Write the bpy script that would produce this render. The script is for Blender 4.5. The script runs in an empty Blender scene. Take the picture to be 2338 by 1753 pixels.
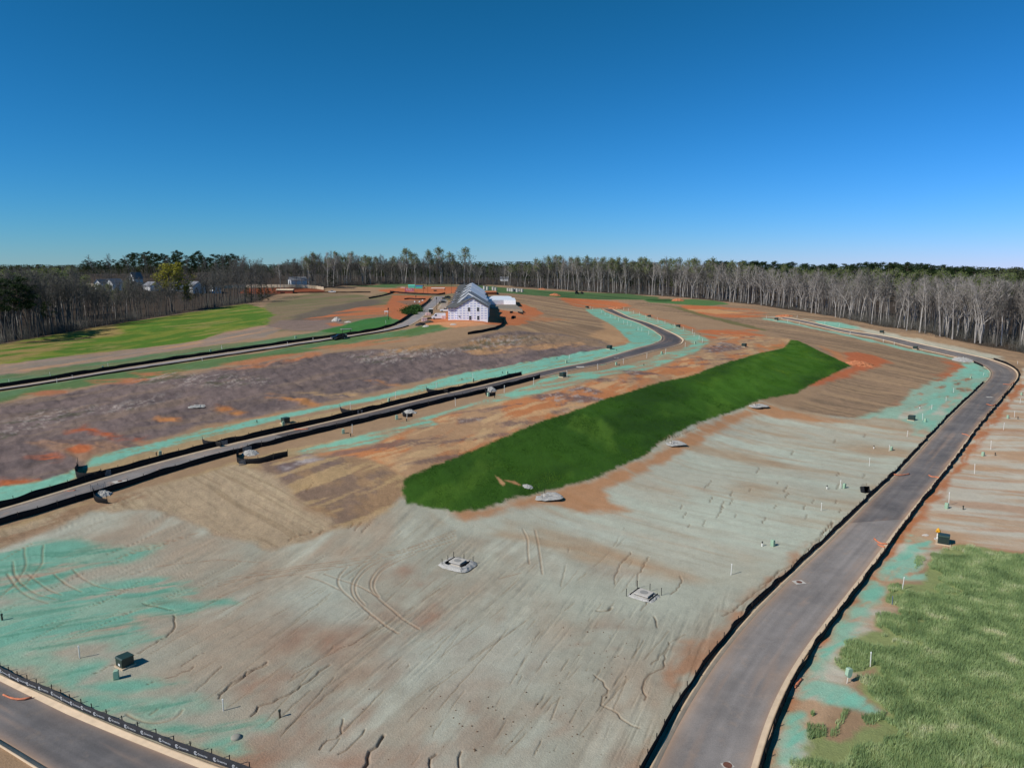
import bpy, bmesh, math, random
import numpy as np
from mathutils import Vector, Matrix
random.seed(7); RNG = np.random.default_rng(7)
SC = bpy.context.scene; COL = SC.collection
R = math.radians

# ------------------------------------------------------------------ camera, sky, sun
CAMH = 46.0; FPX = 1621.0; CX, CY, HZ = 1169.0, 876.5, 610.0     # photograph pixels (2338 wide)
PITCH = math.atan((CY - HZ) / FPX); SP, CP = math.sin(PITCH), math.cos(PITCH)
cam = bpy.data.cameras.new("camera"); cam_o = bpy.data.objects.new("camera", cam); COL.objects.link(cam_o)
cam.sensor_width = 36.0; cam.lens = 36.0 * FPX / 2338.0
cam.clip_start = 0.5; cam.clip_end = 20000
cam_o.location = (0, 0, CAMH); cam_o.rotation_euler = (math.pi / 2 - PITCH, 0, 0)
SC.camera = cam_o
SUN_EL = 40.0; SUN_DIR = (-0.87, -0.49)            # towards the sun, on the ground plane
SUN_AZ = math.atan2(SUN_DIR[0], SUN_DIR[1])        # from +Y, clockwise
world = bpy.data.worlds.new("World"); SC.world = world; world.use_nodes = True
nt = world.node_tree; bg = nt.nodes['Background']
sky = nt.nodes.new('ShaderNodeTexSky'); sky.sky_type = 'NISHITA'; sky.sun_disc = False
sky.sun_elevation = R(SUN_EL); sky.sun_rotation = SUN_AZ
sky.altitude = 200; sky.air_density = 1.0; sky.dust_density = 0.0; sky.ozone_density = 6.0
_sep = nt.nodes.new('ShaderNodeSeparateColor'); _com = nt.nodes.new('ShaderNodeCombineColor'); nt.links.new(sky.outputs[0], _sep.inputs[0])
for _k, (_a, _g) in enumerate(((.62, 1.94), (.735, 1.16), (1.29, 1.60))):      # deeper, more saturated blue, as the photograph's sky
    _p = nt.nodes.new('ShaderNodeMath'); _p.operation = 'POWER'; _p.inputs[1].default_value = _g; nt.links.new(_sep.outputs[_k], _p.inputs[0])
    _q = nt.nodes.new('ShaderNodeMath'); _q.operation = 'MULTIPLY'; _q.inputs[1].default_value = _a * 0.1 ** _g / 0.10
    nt.links.new(_p.outputs[0], _q.inputs[0]); nt.links.new(_q.outputs[0], _com.inputs[_k])
_r3 = nt.nodes.new('ShaderNodeMath'); _r3.operation = 'POWER'; _r3.inputs[1].default_value = 2.6; nt.links.new(_sep.outputs[0], _r3.inputs[0])
_r4 = nt.nodes.new('ShaderNodeMath'); _r4.operation = 'MULTIPLY_ADD'; _r4.inputs[1].default_value = .26 * 0.1 ** 2.6 / 0.10; nt.links.new(_r3.outputs[0], _r4.inputs[0])
nt.links.new(_com.inputs[2].links[0].from_socket, _r4.inputs[2]); nt.links.new(_r4.outputs[0], _com.inputs[2])
nt.links.new(_com.outputs[0], bg.inputs[0]); bg.inputs[1].default_value = 0.10
sun = bpy.data.lights.new("sun", 'SUN'); sun.energy = 4.2; sun.angle = R(0.5); sun.color = (1.0, 0.95, 0.87)
sun_o = bpy.data.objects.new("sun", sun); COL.objects.link(sun_o)
sv = Vector((SUN_DIR[0] * math.cos(R(SUN_EL)), SUN_DIR[1] * math.cos(R(SUN_EL)), math.sin(R(SUN_EL))))
sun_o.rotation_euler = sv.to_track_quat('Z', 'Y').to_euler(); sun_o.location = (-60, -40, 120)
SC.view_settings.view_transform = 'Standard'; SC.view_settings.look = 'None'
SC.view_settings.exposure = 0.0; SC.view_settings.gamma = 1.0

# ------------------------------------------------------------------ helpers
def s2l(c):
    c = np.asarray(c, float) / 255.0
    return np.where(c <= 0.04045, c / 12.92, ((c + 0.055) / 1.055) ** 2.4)
def rgb(c, k=1.0):
    a = s2l(c) * k
    return (float(a[0]), float(a[1]), float(a[2]), 1.0)

def mat(name, col, rough=0.85, var=0.12, scale=2.0, bump=0.0, bscale=20.0, spec=0.3, col2=None, metal=0.0):
    m = bpy.data.materials.new(name); m.use_nodes = True
    n, l = m.node_tree.nodes, m.node_tree.links
    b = n['Principled BSDF']; b.inputs['Roughness'].default_value = rough
    b.inputs['Specular IOR Level'].default_value = spec; b.inputs['Metallic'].default_value = metal
    tc = n.new('ShaderNodeTexCoord')
    nz = n.new('ShaderNodeTexNoise'); nz.inputs['Scale'].default_value = scale; nz.inputs['Detail'].default_value = 6
    l.new(tc.outputs['Object'], nz.inputs['Vector'])
    cr = n.new('ShaderNodeValToRGB'); cr.color_ramp.elements[0].position = 0.3; cr.color_ramp.elements[1].position = 0.7
    c = np.array(rgb(col)[:3])
    if col2 is None:
        a, d = c * (1 - var), np.minimum(c * (1 + var), 0.95)
    else:
        a, d = c, np.array(rgb(col2)[:3])
    cr.color_ramp.elements[0].color = (*a, 1); cr.color_ramp.elements[1].color = (*d, 1)
    l.new(nz.outputs['Fac'], cr.inputs[0]); l.new(cr.outputs[0], b.inputs['Base Color'])
    if bump > 0:
        bn = n.new('ShaderNodeTexNoise'); bn.inputs['Scale'].default_value = bscale; bn.inputs['Detail'].default_value = 5
        l.new(tc.outputs['Object'], bn.inputs['Vector'])
        bp = n.new('ShaderNodeBump'); bp.inputs['Strength'].default_value = 1.0; bp.inputs['Distance'].default_value = bump
        l.new(bn.outputs['Fac'], bp.inputs['Height']); l.new(bp.outputs[0], b.inputs['Normal'])
    return m

def tag(o, label=None, cat=None, group=None, kind=None):
    if label: o['label'] = label
    if cat: o['category'] = cat
    if group: o['group'] = group
    if kind: o['kind'] = kind
    return o
def empty(name, loc=(0, 0, 0), rz=0.0):
    o = bpy.data.objects.new(name, None); COL.objects.link(o); o.location = loc; o.rotation_euler = (0, 0, rz)
    o.empty_display_size = 0.5
    return o

class MB:
    """collects vertices and faces for ONE mesh object"""
    def __init__(s): s.v = []; s.f = []
    def add(s, vs, fs):
        k = len(s.v); s.v += [tuple(p) for p in vs]; s.f += [tuple(i + k for i in q) for q in fs]; return s
    def box(s, c, d, rz=0.0, taper=1.0, rot=None):
        x, y, z = d[0] / 2, d[1] / 2, d[2] / 2
        P = [Vector((sx * x * (taper if sz > 0 else 1), sy * y * (taper if sz > 0 else 1), sz * z)) for sz in (-1, 1) for sx, sy in ((-1, -1), (1, -1), (1, 1), (-1, 1))]
        M = rot if rot is not None else Matrix.Rotation(rz, 3, 'Z')
        P = [M @ p + Vector(c) for p in P]
        return s.add(P, [(3, 2, 1, 0), (4, 5, 6, 7), (0, 1, 5, 4), (1, 2, 6, 5), (2, 3, 7, 6), (3, 0, 4, 7)])
    def tube(s, a, b, r0, r1=None, n=8, cap=True):
        r1 = r0 if r1 is None else r1
        a, b = Vector(a), Vector(b); d = (b - a).normalized()
        u = d.orthogonal().normalized(); w = d.cross(u)
        P = []
        for p, r in ((a, r0), (b, r1)):
            for i in range(n):
                t = 2 * math.pi * i / n
                P.append(p + u * math.cos(t) * r + w * math.sin(t) * r)
        F = [(i, (i + 1) % n, n + (i + 1) % n, n + i) for i in range(n)]
        if cap: F += [tuple(range(n - 1, -1, -1)), tuple(range(n, 2 * n))]
        return s.add(P, F)
    def path(s, pts, r, n=6):
        pts = [Vector(p) for p in pts]; rings = []
        for i, p in enumerate(pts):
            d = (pts[min(i + 1, len(pts) - 1)] - pts[max(i - 1, 0)]).normalized()
            u = d.cross(Vector((0, 0, 1)));
            if u.length < 1e-3: u = Vector((1, 0, 0))
            u.normalize(); w = u.cross(d)
            rr = r[i] if isinstance(r, (list, tuple)) else r
            rings.append([p + u * math.cos(2 * math.pi * k / n) * rr + w * math.sin(2 * math.pi * k / n) * rr for k in range(n)])
        P = [q for g in rings for q in g]; F = []
        for i in range(len(pts) - 1):
            for k in range(n):
                F.append((i * n + k, i * n + (k + 1) % n, (i + 1) * n + (k + 1) % n, (i + 1) * n + k))
        F.append(tuple(range(n - 1, -1, -1))); F.append(tuple(range((len(pts) - 1) * n, len(pts) * n)))
        return s.add(P, F)
    def prism(s, prof, axis, lo, hi):
        """extrude a 2-D outline [(a,b)] along axis 'x' or 'y'"""
        n = len(prof); P = []
        for t in (lo, hi):
            for a, b in prof: P.append((t, a, b) if axis == 'x' else (a, t, b))
        F = [(i, (i + 1) % n, n + (i + 1) % n, n + i) for i in range(n)]
        F += [tuple(range(n - 1, -1, -1)), tuple(range(n, 2 * n))]
        return s.add(P, F)
    def lathe(s, prof, c=(0, 0, 0), n=14):
        P = []; m = len(prof)
        for r, z in prof:
            for k in range(n): P.append((c[0] + r * math.cos(2 * math.pi * k / n), c[1] + r * math.sin(2 * math.pi * k / n), c[2] + z))
        F = [(i * n + k, i * n + (k + 1) % n, (i + 1) * n + (k + 1) % n, (i + 1) * n + k) for i in range(m - 1) for k in range(n)]
        F += [tuple(range(n - 1, -1, -1)), tuple(range((m - 1) * n, m * n))]
        return s.add(P, F)
    def mesh(s, name, m, smooth=False, fix=True):
        me = bpy.data.meshes.new(name); me.from_pydata(s.v, [], s.f); me.materials.append(m)
        if fix:
            b = bmesh.new(); b.from_mesh(me); bmesh.ops.recalc_face_normals(b, faces=b.faces); b.to_mesh(me); b.free()
        if smooth:
            me.polygons.foreach_set('use_smooth', [True] * len(me.polygons))
        me.update(); return me
    def build(s, name, m, parent=None, smooth=False, bevel=0.0):
        o = bpy.data.objects.new(name, s.mesh(name, m, smooth)); COL.objects.link(o)
        if parent is not None: o.parent = parent
        if bevel > 0:
            bv = o.modifiers.new('bevel', 'BEVEL'); bv.width = bevel; bv.segments = 2; bv.limit_method = 'ANGLE'
        return o
def link_mesh(name, me, parent=None, loc=None):
    o = bpy.data.objects.new(name, me); COL.objects.link(o)
    if parent is not None: o.parent = parent
    if loc is not None: o.location = loc
    return o
def copy_tree(o, parent=None):
    c = o.copy(); COL.objects.link(c); c.parent = parent
    for ch in list(o.children): copy_tree(ch, c)
    return c
def np_mesh(name, V, F, m, smooth=False, attr=None):
    """big mesh from numpy arrays; F is (n,3) or (n,4)"""
    me = bpy.data.meshes.new(name); k = F.shape[1]
    me.vertices.add(len(V)); me.vertices.foreach_set('co', V.astype(np.float32).ravel())
    me.loops.add(F.size); me.loops.foreach_set('vertex_index', F.astype(np.int32).ravel())
    me.polygons.add(len(F)); me.polygons.foreach_set('loop_start', np.arange(0, F.size, k, dtype=np.int32))
    try: me.polygons.foreach_set('loop_total', np.full(len(F), k, dtype=np.int32))
    except Exception: pass
    if smooth: me.polygons.foreach_set('use_smooth', np.ones(len(F), dtype=bool))
    me.update(calc_edges=True); me.validate()
    if attr is not None:
        a = me.color_attributes.new('soil', 'FLOAT_COLOR', 'POINT'); a.data.foreach_set('color', attr.astype(np.float32).ravel())
    me.materials.append(m); return me

# value noise ---------------------------------------------------------------
def _h(i, j, seed):
    n = (i * np.int64(374761393) + j * np.int64(668265263) + np.int64(seed) * np.int64(974634777)) & 0x7fffffff
    n = ((n ^ (n >> 13)) * np.int64(1274126177)) & 0x7fffffff
    n = n ^ (n >> 16)
    return (n & 0xffff).astype(np.float32) / 65535.0
def vnoise(x, y, seed=0):
    xi = np.floor(x).astype(np.int64); yi = np.floor(y).astype(np.int64)
    fx = (x - xi).astype(np.float32); fy = (y - yi).astype(np.float32)
    fx = fx * fx * (3 - 2 * fx); fy = fy * fy * (3 - 2 * fy)
    a = _h(xi, yi, seed); b = _h(xi + 1, yi, seed); c = _h(xi, yi + 1, seed); d = _h(xi + 1, yi + 1, seed)
    return (a + (b - a) * fx) * (1 - fy) + (c + (d - c) * fx) * fy
def fbm(x, y, seed=0, oct=4, gain=0.5):
    v = 0; a = 1.0; t = 0
    for o in range(oct):
        v = v + a * vnoise(x * (2.03 ** o) + 17.3 * o, y * (2.03 ** o) - 9.1 * o, seed + o * 13); t += a; a *= gain
    return v / t
def sstep(a, b, x):
    t = np.clip((x - a) / (b - a), 0, 1); return t * t * (3 - 2 * t)

# ------------------------------------------------------------------ terrain heights
def ray(u, v):
    u = np.asarray(u, float); v = np.asarray(v, float)
    dx = (u - CX) / FPX; dy = (v - CY) / FPX
    return dx, CP - dy * SP, -(SP + dy * CP)
CT = [(600,1753,0),(0,1753,0),(1600,1753,0),(2338,1753,.5),(1000,1600,0),(285,1525,.3),(1045,1288,-.3),(1470,1358,-.6),(0,1350,1),
 (1900,1250,0),(2060,1100,.3),(2165,1000,.6),(2280,880,1.6),(2338,1200,1),(2338,1000,1.6),(1750,1100,.5),(1250,1200,.2),(700,1230,.8),(400,1230,1.0),
 (0,1180,3.5),(250,1105,5),(540,1030,7),(830,955,9),(1100,890,11),(1350,828,12.8),(1530,785,14),(1545,765,14.3),(1420,725,16),(1380,707,18),
 (0,885,12),(400,822,15),(750,771,19),(900,750,21.5),(1005,678,26),
 (450,927,9.7),(500,860,13.5),(100,960,9),(100,1010,7.5),(1100,800,16),(1100,850,12.4),(1200,760,19.5),(1250,780,17),(800,890,11),(800,830,15),
 (950,1085,7),(1226,967,9),(1374,914,10),(1511,872,11),(1649,830,12),(1733,806,12),(1818,777,12),
 (917,1141,3),(1046,1168,1.3),(1268,1115,1.4),(1469,1041,1.8),(1649,946,2.8),(1818,898,4),(1940,835,7),
 (1600,1000,1.8),(1950,900,3),(1950,870,4),(2100,880,3),(2000,800,9),(1900,760,13),(2226,819,6),(2091,792,9),(1929,759,13),(1783,725,17.5),(2300,845,3),
 (2338,795,9),(2100,762,14),(1900,725,18),(1740,695,21),(1600,682,23),(1480,690,21.5),(1400,672,24),(1250,665,26),(1250,700,21),
 (0,785,17),(300,740,20),(500,703,23),(560,690,24),(640,668,27),(640,658,30),(739,657,30),(500,657,30.5),(750,663,28),(900,660,28.5),(900,700,25),(700,720,22.5),
 (300,790,16),(0,830,14.5),(1070,735,24),(1115,735,23.6),(1200,725,22.5),(1000,650,31)]
_c = np.array(CT, float); _rx, _ry, _rz = ray(_c[:, 0], _c[:, 1]); _t = (CAMH - _c[:, 2]) / -_rz
CW = np.stack([_rx * _t, _ry * _t, _c[:, 2]], 1)
EXTRA = [(-30,520,27),(-38,560,28.5),(0,700,31),(0,850,31),(-300,620,36),(-300,800,41),(-600,700,38),(-420,450,31),(-290,380,16),(-240,330,15),(-330,300,13),(-300,510,33.5),
 (265,385,9),(350,450,11),(420,560,15),(500,700,20),(200,700,25),(300,600,20),(330,300,6),(200,60,.5),(0,-80,0),(-150,0,0),(150,-30,0),(-150,60,1.5),(-120,40,0.5),
 (120,60,.3),(0,30,0),(40,30,0),(-40,30,0)]
for k in range(16):
    a = 2 * math.pi * k / 16
    EXTRA.append((2600 * math.sin(a), 2600 * math.cos(a), 16)); EXTRA.append((1200 * math.sin(a), 1200 * math.cos(a), 22 if math.cos(a) > .2 else 6))
CW = np.vstack([CW, np.array(EXTRA, float)])
MQ = 14.0
def _phi(dx, dy): return np.sqrt(dx * dx + dy * dy + MQ * MQ)
_A = _phi(CW[:, None, 0] - CW[None, :, 0], CW[:, None, 1] - CW[None, :, 1]); _n = len(CW)
_A -= np.eye(_n) * 2.0
_K = np.zeros((_n + 1, _n + 1)); _K[:_n, :_n] = _A; _K[:_n, _n] = 1; _K[_n, :_n] = 1
_w = np.linalg.solve(_K, np.r_[CW[:, 2], 0])
def hbase(x, y):
    x = np.asarray(x, float); y = np.asarray(y, float); sh = x.shape; x = x.ravel(); y = y.ravel()
    out = np.empty(len(x))
    for s in range(0, len(x), 60000):
        xx = x[s:s + 60000, None].astype(np.float32); yy = y[s:s + 60000, None].astype(np.float32)
        out[s:s + 60000] = _phi(xx - CW[None, :, 0].astype(np.float32), yy - CW[None, :, 1].astype(np.float32)) @ _w[:_n].astype(np.float64) + _w[_n]
    return out.reshape(sh)
def P(pts):
    """photograph pixels -> points on the terrain"""
    a = np.atleast_2d(np.array(pts, float)); dx, dy, dz = ray(a[:, 0], a[:, 1])
    T = np.geomspace(35, 1600, 500)
    g = CAMH + dz[:, None] * T - hbase(dx[:, None] * T, dy[:, None] * T)
    hit = g < 0; k = np.where(hit.any(1), hit.argmax(1), len(T) - 1); k = np.maximum(k, 1)
    lo = T[k - 1]; hi = T[k]
    for _ in range(22):
        m = (lo + hi) / 2; q = CAMH + dz * m - hbase(dx * m, dy * m) < 0
        hi = np.where(q, m, hi); lo = np.where(q, lo, m)
    m = (lo + hi) / 2; x, y = dx * m, dy * m
    return np.stack([x, y, hbase(x, y)], 1)
def P1(u, v): return Vector(P([(u, v)])[0])
def D(pts): return [(x * 1.057, y * 1.057) for x, y in pts]
def Z(ox, oy, sc, pts): return [(ox + x / sc, oy + y / sc) for x, y in pts]
def resample(W, step):
    W = np.asarray(W, float); s = np.r_[0, np.cumsum(np.linalg.norm(np.diff(W[:, :2], axis=0), axis=1))]
    n = max(2, int(s[-1] / step) + 1); q = np.linspace(0, s[-1], n)
    return np.stack([np.interp(q, s, W[:, i]) for i in range(2)], 1)
def smooth(W, it=2):
    W = np.asarray(W, float)
    for _ in range(it):
        Q = W.copy(); Q[1:-1] = (W[:-2] + 2 * W[1:-1] + W[2:]) / 4; W = Q
    return W

# ------------------------------------------------------------------ roads (edges read off the photograph, laid on the terrain)
ROADS = {}
def edge(px, step=1.5, sm=3): return smooth(resample(P(px), step), sm)
def road_edges(key, L, Rr):
    A = smooth(P(L)[:, :2], 1); B = smooth(P(Rr)[:, :2], 1)
    n = int(np.linalg.norm(np.diff(A, axis=0), axis=1).sum() / 1.5)
    def rs(W):
        s = np.r_[0, np.cumsum(np.linalg.norm(np.diff(W, axis=0), axis=1))]; q = np.linspace(0, s[-1], n)
        return smooth(np.stack([np.interp(q, s, W[:, i]) for i in range(2)], 1), 14)
    ROADS[key] = (rs(A), rs(B))
road_edges('right',
 [(1440,1860),(1480,1753),(1543,1643),(1597,1547),(1650,1478),(1712,1401),(1792,1324),(1886,1240),(1941,1190),(2032,1100),(2120,1000),(2169,950),(2245,880),(2264,858),(2266,848),(2255,838),(2230,826),(2200,819),(2091,796),(1929,763),(1783,728)],
 [(1700,1860),(1726,1753),(1762,1630),(1792,1568),(1848,1473),(1906,1404),(1954,1346),(2018,1252),(2072,1187),(2138,1100),(2212,1000),(2254,950),(2312,880),(2329,858),(2328,846),(2312,834),(2272,821),(2226,811),(2091,785),(1929,756),(1790,724)])
road_edges('middle',
 [(-160,1208),(0,1166),(271,1079),(407,1041),(600,998),(663,984),(825,946),(1100,880),(1241,848),(1344,826),(1432,804),(1491,788),(1514,777),(1515,769),(1502,759),(1461,741),(1417,720),(1376,706)],
 [(-160,1238),(0,1193),(108,1163),(212,1131),(353,1085),(461,1051),(542,1031),(663,1004),(771,975),(920,941),(1100,897),(1244,859),(1344,837),(1476,810),(1535,794),(1562,785),(1567,776),(1555,767),(1520,754),(1461,732),(1417,713),(1400,706)])
road_edges('upper',
 [(-160,908),(0,888),(136,866),(271,842),(407,820),(542,803),(654,785),(753,771),(807,765),(860,757),(900,748),(923,738),(945,720),(965,703),(990,677)],
 [(-160,914),(0,893),(136,872),(217,857),(407,828),(543,809),(608,799),(753,776),(807,768.5),(860,761),(905,753),(941,745),(962,735),(982,713),(1000,693),(1016,676)])
road_edges('corner',
 [(-260,1415),(0,1541),(40,1563),(83,1581),(160,1619),(243,1654),(315,1685),(397,1718),(483,1748),(560,1778),(760,1850)],
 [(-260,1560),(-100,1640),(0,1700),(87,1756),(180,1815),(300,1885),(450,1970),(520,2010)])

# ------------------------------------------------------------------ ground sheet
def sdf(poly, x, y):
    """signed distance to a polygon, positive inside"""
    p = np.asarray(poly, float)[:, :2].astype(np.float32); q = np.roll(p, -1, axis=0)
    d2 = np.full(len(x), 1e12, np.float32); ins = np.zeros(len(x), bool)
    for a, b in zip(p, q):
        e = b - a; L = float(e @ e) + 1e-9
        t = np.clip(((x - a[0]) * e[0] + (y - a[1]) * e[1]) / L, 0, 1)
        ddx = x - a[0] - t * e[0]; ddy = y - a[1] - t * e[1]
        d2 = np.minimum(d2, ddx * ddx + ddy * ddy)
        c = ((a[1] > y) != (b[1] > y))
        if c.any():
            with np.errstate(divide='ignore', invalid='ignore'):
                xi = (b[0] - a[0]) * (y - a[1]) / (b[1] - a[1] + 1e-12) + a[0]
            ins ^= c & (x < xi)
    d = np.sqrt(d2); return np.where(ins, d, -d)
def pdist(line, x, y):
    """distance to a polyline and the position along it"""
    p = np.asarray(line, float)[:, :2].astype(np.float32); d2 = np.full(len(x), 1e12, np.float32)
    for a, b in zip(p[:-1], p[1:]):
        e = b - a; L = float(e @ e) + 1e-9
        t = np.clip(((x - a[0]) * e[0] + (y - a[1]) * e[1]) / L, 0, 1)
        ddx = x - a[0] - t * e[0]; ddy = y - a[1] - t * e[1]; d2 = np.minimum(d2, ddx * ddx + ddy * ddy)
    return np.sqrt(d2)

_r = [0.0, 6.0, 14.0, 24.0, 34.0, 42.0]; rr = 45.0
while rr < 620:
    _r.append(rr); rr += min(max(rr * rr / (46 * 760), 0.11), 0.95 if rr < 400 else 1.6)
while rr < 9000:
    _r.append(rr); rr *= 1.03
RAD = np.array(_r)
th = np.r_[np.linspace(-math.pi, -R(48), 60)[:-1], np.linspace(-R(48), -R(40), 90)[:-1], np.linspace(-R(40), R(40), 1060)[:-1], np.linspace(R(40), R(48), 90)[:-1], np.linspace(R(48), math.pi, 60)[:-1]]
NT, NR = len(th), len(RAD)
GX = (RAD[:, None] * np.sin(th)[None, :]).ravel(); GY = (RAD[:, None] * np.cos(th)[None, :]).ravel()
GZ = hbase(GX, GY)
X = GX.astype(np.float32); Y = GY.astype(np.float32); N = len(X)
RD = np.sqrt(X * X + Y * Y)
C = np.zeros((N, 3), np.float32); C[:] = s2l((156, 130, 104)); ROUGH = np.full(N, 0.35, np.float32); DZ = np.zeros(N, np.float32)

def region(poly, margin):
    p = np.asarray(poly)[:, :2]; lo = p.min(0) - margin; hi = p.max(0) + margin
    return np.nonzero((X > lo[0]) & (X < hi[0]) & (Y > lo[1]) & (Y < hi[1]))[0]
_seed = [100]
def mask(poly, f=1.0, warp=1.0, wf=0.3, streak=None):
    W = P(poly)[:, :2] if len(poly[0]) == 2 else np.array(poly)[:, :2]
    i = region(W, f + warp + 2); x, y = X[i], Y[i]; _seed[0] += 7
    d = sdf(W, x, y)
    d = d + (fbm(x * wf, y * wf, _seed[0], 4) - 0.5) * 2 * warp
    m = sstep(-f, f, d)
    if streak:
        ang, ln, wd, lo, hi = streak; ca, sa = math.cos(ang), math.sin(ang)
        wx = (fbm(x * .045, y * .045, _seed[0] + 31, 3) - .5) * 14; wy = (fbm(x * .045 + 9, y * .045, _seed[0] + 37, 3) - .5) * 5
        n = fbm((x * ca + y * sa + wx) / ln, (-x * sa + y * ca + wy) / wd, _seed[0] + 3, 4, 0.55)
        m = m * sstep(lo, hi, n)
    return i, m
def paint(poly, col, f=1.0, warp=1.0, wf=0.3, op=1.0, streak=None, rough=None):
    i, m = mask(poly, f, warp, wf, streak); m = (m * op)[:, None]
    C[i] = C[i] * (1 - m) + s2l(col).astype(np.float32) * m
    if rough is not None: ROUGH[i] = ROUGH[i] * (1 - m[:, 0]) + rough * m[:, 0]
def wang(p, q):
    a, b = P([p, q]); return math.atan2(b[1] - a[1], b[0] - a[0])
FAR = [(2600, 900, 0), (2600, 5000, 0), (-2600, 5000, 0), (-2600, 700, 0)]
def withfar(px): return [tuple(q) for q in P(px)] + FAR

PURP = (112, 97, 94); ORNG = (180, 120, 84); TANO = (174, 140, 108); MINT = (124, 184, 165); PALE = (172, 178, 162); SAGE = (164, 163, 149)
STRW = (172, 148, 112); BRWN = (148, 124, 101); GRN = (76, 112, 58); ROSE = (150, 122, 104); RED = (180, 104, 70)
EDGE_L = [(-260,812),(-100,800),(0,785),(127,763),(317,731),(475,706),(592,688),(620,676),(640,666)]
EDGE_R = [(640,666),(739,658),(790,652),(900,649),(1050,650),(1140,652),(1250,660),(1374,668),(1500,675),(1585,682),(1734,697),(1839,713),(2008,745),(2177,776),(2338,806),(2600,860)]
# --- distant floor of the woods
paint(withfar(EDGE_L + EDGE_R), (72, 63, 55), 1.5, 2, 0.2, rough=0.9)  # leaf litter, its colour darkened to stand for shade among the trees
# --- open ground right of the bank: brown straw-mulched rows
rowA = wang((1560, 720), (1700, 728))
field = [(1330,684),(1500,684),(1640,690),(1740,699),(1839,716),(2008,748),(2177,779),(2338,809),(2700,880),(2700,980),(2340,872),(2240,900),(2080,940),(1960,955),(1810,935),(1900,872),(1945,835),(1820,777),(1700,745),(1600,725),(1480,705)]
paint(field, BRWN, 2, 2, 0.2, rough=0.5)
paint(field, (122, 104, 86), 2, 2, 0.2, 0.75, streak=(rowA, 30, 1.3, 0.45, 0.62))
paint(field, (170, 142, 112), 2, 2, 0.2, 0.6, streak=(rowA, 45, 3.5, 0.5, 0.65))
# left half of the far field
fieldL = [(1100,668),(1200,668),(1340,680),(1440,690),(1500,703),(1390,705),(1340,703),(1420,740),(1450,770),(1400,790),(1320,790),(1200,752),(1120,748),(1190,735),(1240,715),(1180,690),(1110,680)]
paint(fieldL, (152, 126, 101), 2, 3, 0.15, rough=0.45)
paint(fieldL, (126, 106, 86), 2, 3, 0.15, 0.7, streak=(rowA, 30, 1.6, 0.45, 0.6))
paint(fieldL, (186, 156, 120), 2, 3, 0.15, 0.6, streak=(rowA + .2, 40, 5, 0.52, 0.66))
paint(Z(1250,550,4.424,[(560,760),(720,830),(860,900),(870,960),(800,1030),(640,1050),(560,1000),(420,960),(560,900)]), (186, 148, 110), 2, 3, .1, 0.8)
paint(Z(1250,550,4.424,[(800,1000),(860,930),(870,975),(780,1040),(640,1052)]), (176, 124, 84), 1.5, 2, .15, 0.8)
# orange runs in the far field
for pl in ([(1272,678),(1408,686),(1440,700),(1350,703),(1320,700),(1290,690)], Z(1250,550,4.424,[(860,690),(1100,780),(1500,900),(1800,890),(2100,900),(2212,960),(1900,1000),(1640,1000),(1480,890),(1300,830),(1000,730)]),
           Z(1250,550,4.424,[(1290,640),(1700,660),(2150,700),(2212,760),(2100,770),(1750,780),(1500,720)])):
    paint(pl, (186, 110, 70), 2.5, 4, .12, .95, streak=(rowA, 30, 4, 0.3, 0.5))
paint(Z(1250,550,4.424,[(1380,690),(1700,690),(2000,730),(1700,740)]), (196, 152, 108), 2, 3, .12, 0.8)
paint(Z(1250,550,4.424,[(1150,650),(1300,680),(1550,760),(1900,850),(2212,915),(2212,900),(1950,830),(1650,760),(1350,670)]), (104, 104, 66), 1, 1.5, .2, 0.8)
for pl in ([(1925,806),(1962,804),(2010,814),(2034,830),(1990,839),(1960,851),(1900,870),(1850,882),(1836,876),(1900,850),(1945,835)],):
    paint(pl, RED, 1.5, 2.5, .2, 0.95)
paint([(2145,812),(2208,835),(2192,866),(2130,906),(2080,940),(2030,940),(2100,900),(2150,865),(2172,840)], (178, 102, 66), 3, 4, .15, 0.9, streak=(rowA, 14, 4, 0.25, 0.5))
paint([(1870,790),(1925,806),(1945,835),(1920,826)], (190, 128, 86), 2, 2, .2, .8)
# far green strip and islands of grass
paint([(780,652),(900,650),(1030,652),(1110,654),(1200,660),(1300,666),(1430,671),(1500,678),(1500,684),(1420,684),(1300,681),(1200,673),(1130,668),(1060,660),(900,657)], (76, 108, 66), 1.5, 4, .05, 0.95, rough=.5)
paint([(1200,664),(1330,670),(1480,684),(1380,683),(1260,678)], (52, 84, 50), 1.5, 4, .08, 0.8, streak=(rowA, 40, 6, 0.45, 0.6))
paint(Z(1250,550,4.424,[(960,590),(1250,600),(1450,590),(1700,602),(1830,640),(1600,655),(1300,640),(1050,622)]), (72, 116, 66), 1.5, 3, .08, 0.9, rough=.5)
paint(Z(1250,550,4.424,[(990,590),(1230,585),(1300,605),(1180,612),(1010,600)]), (48, 84, 42), 1.5, 3, .08, 0.9)
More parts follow.
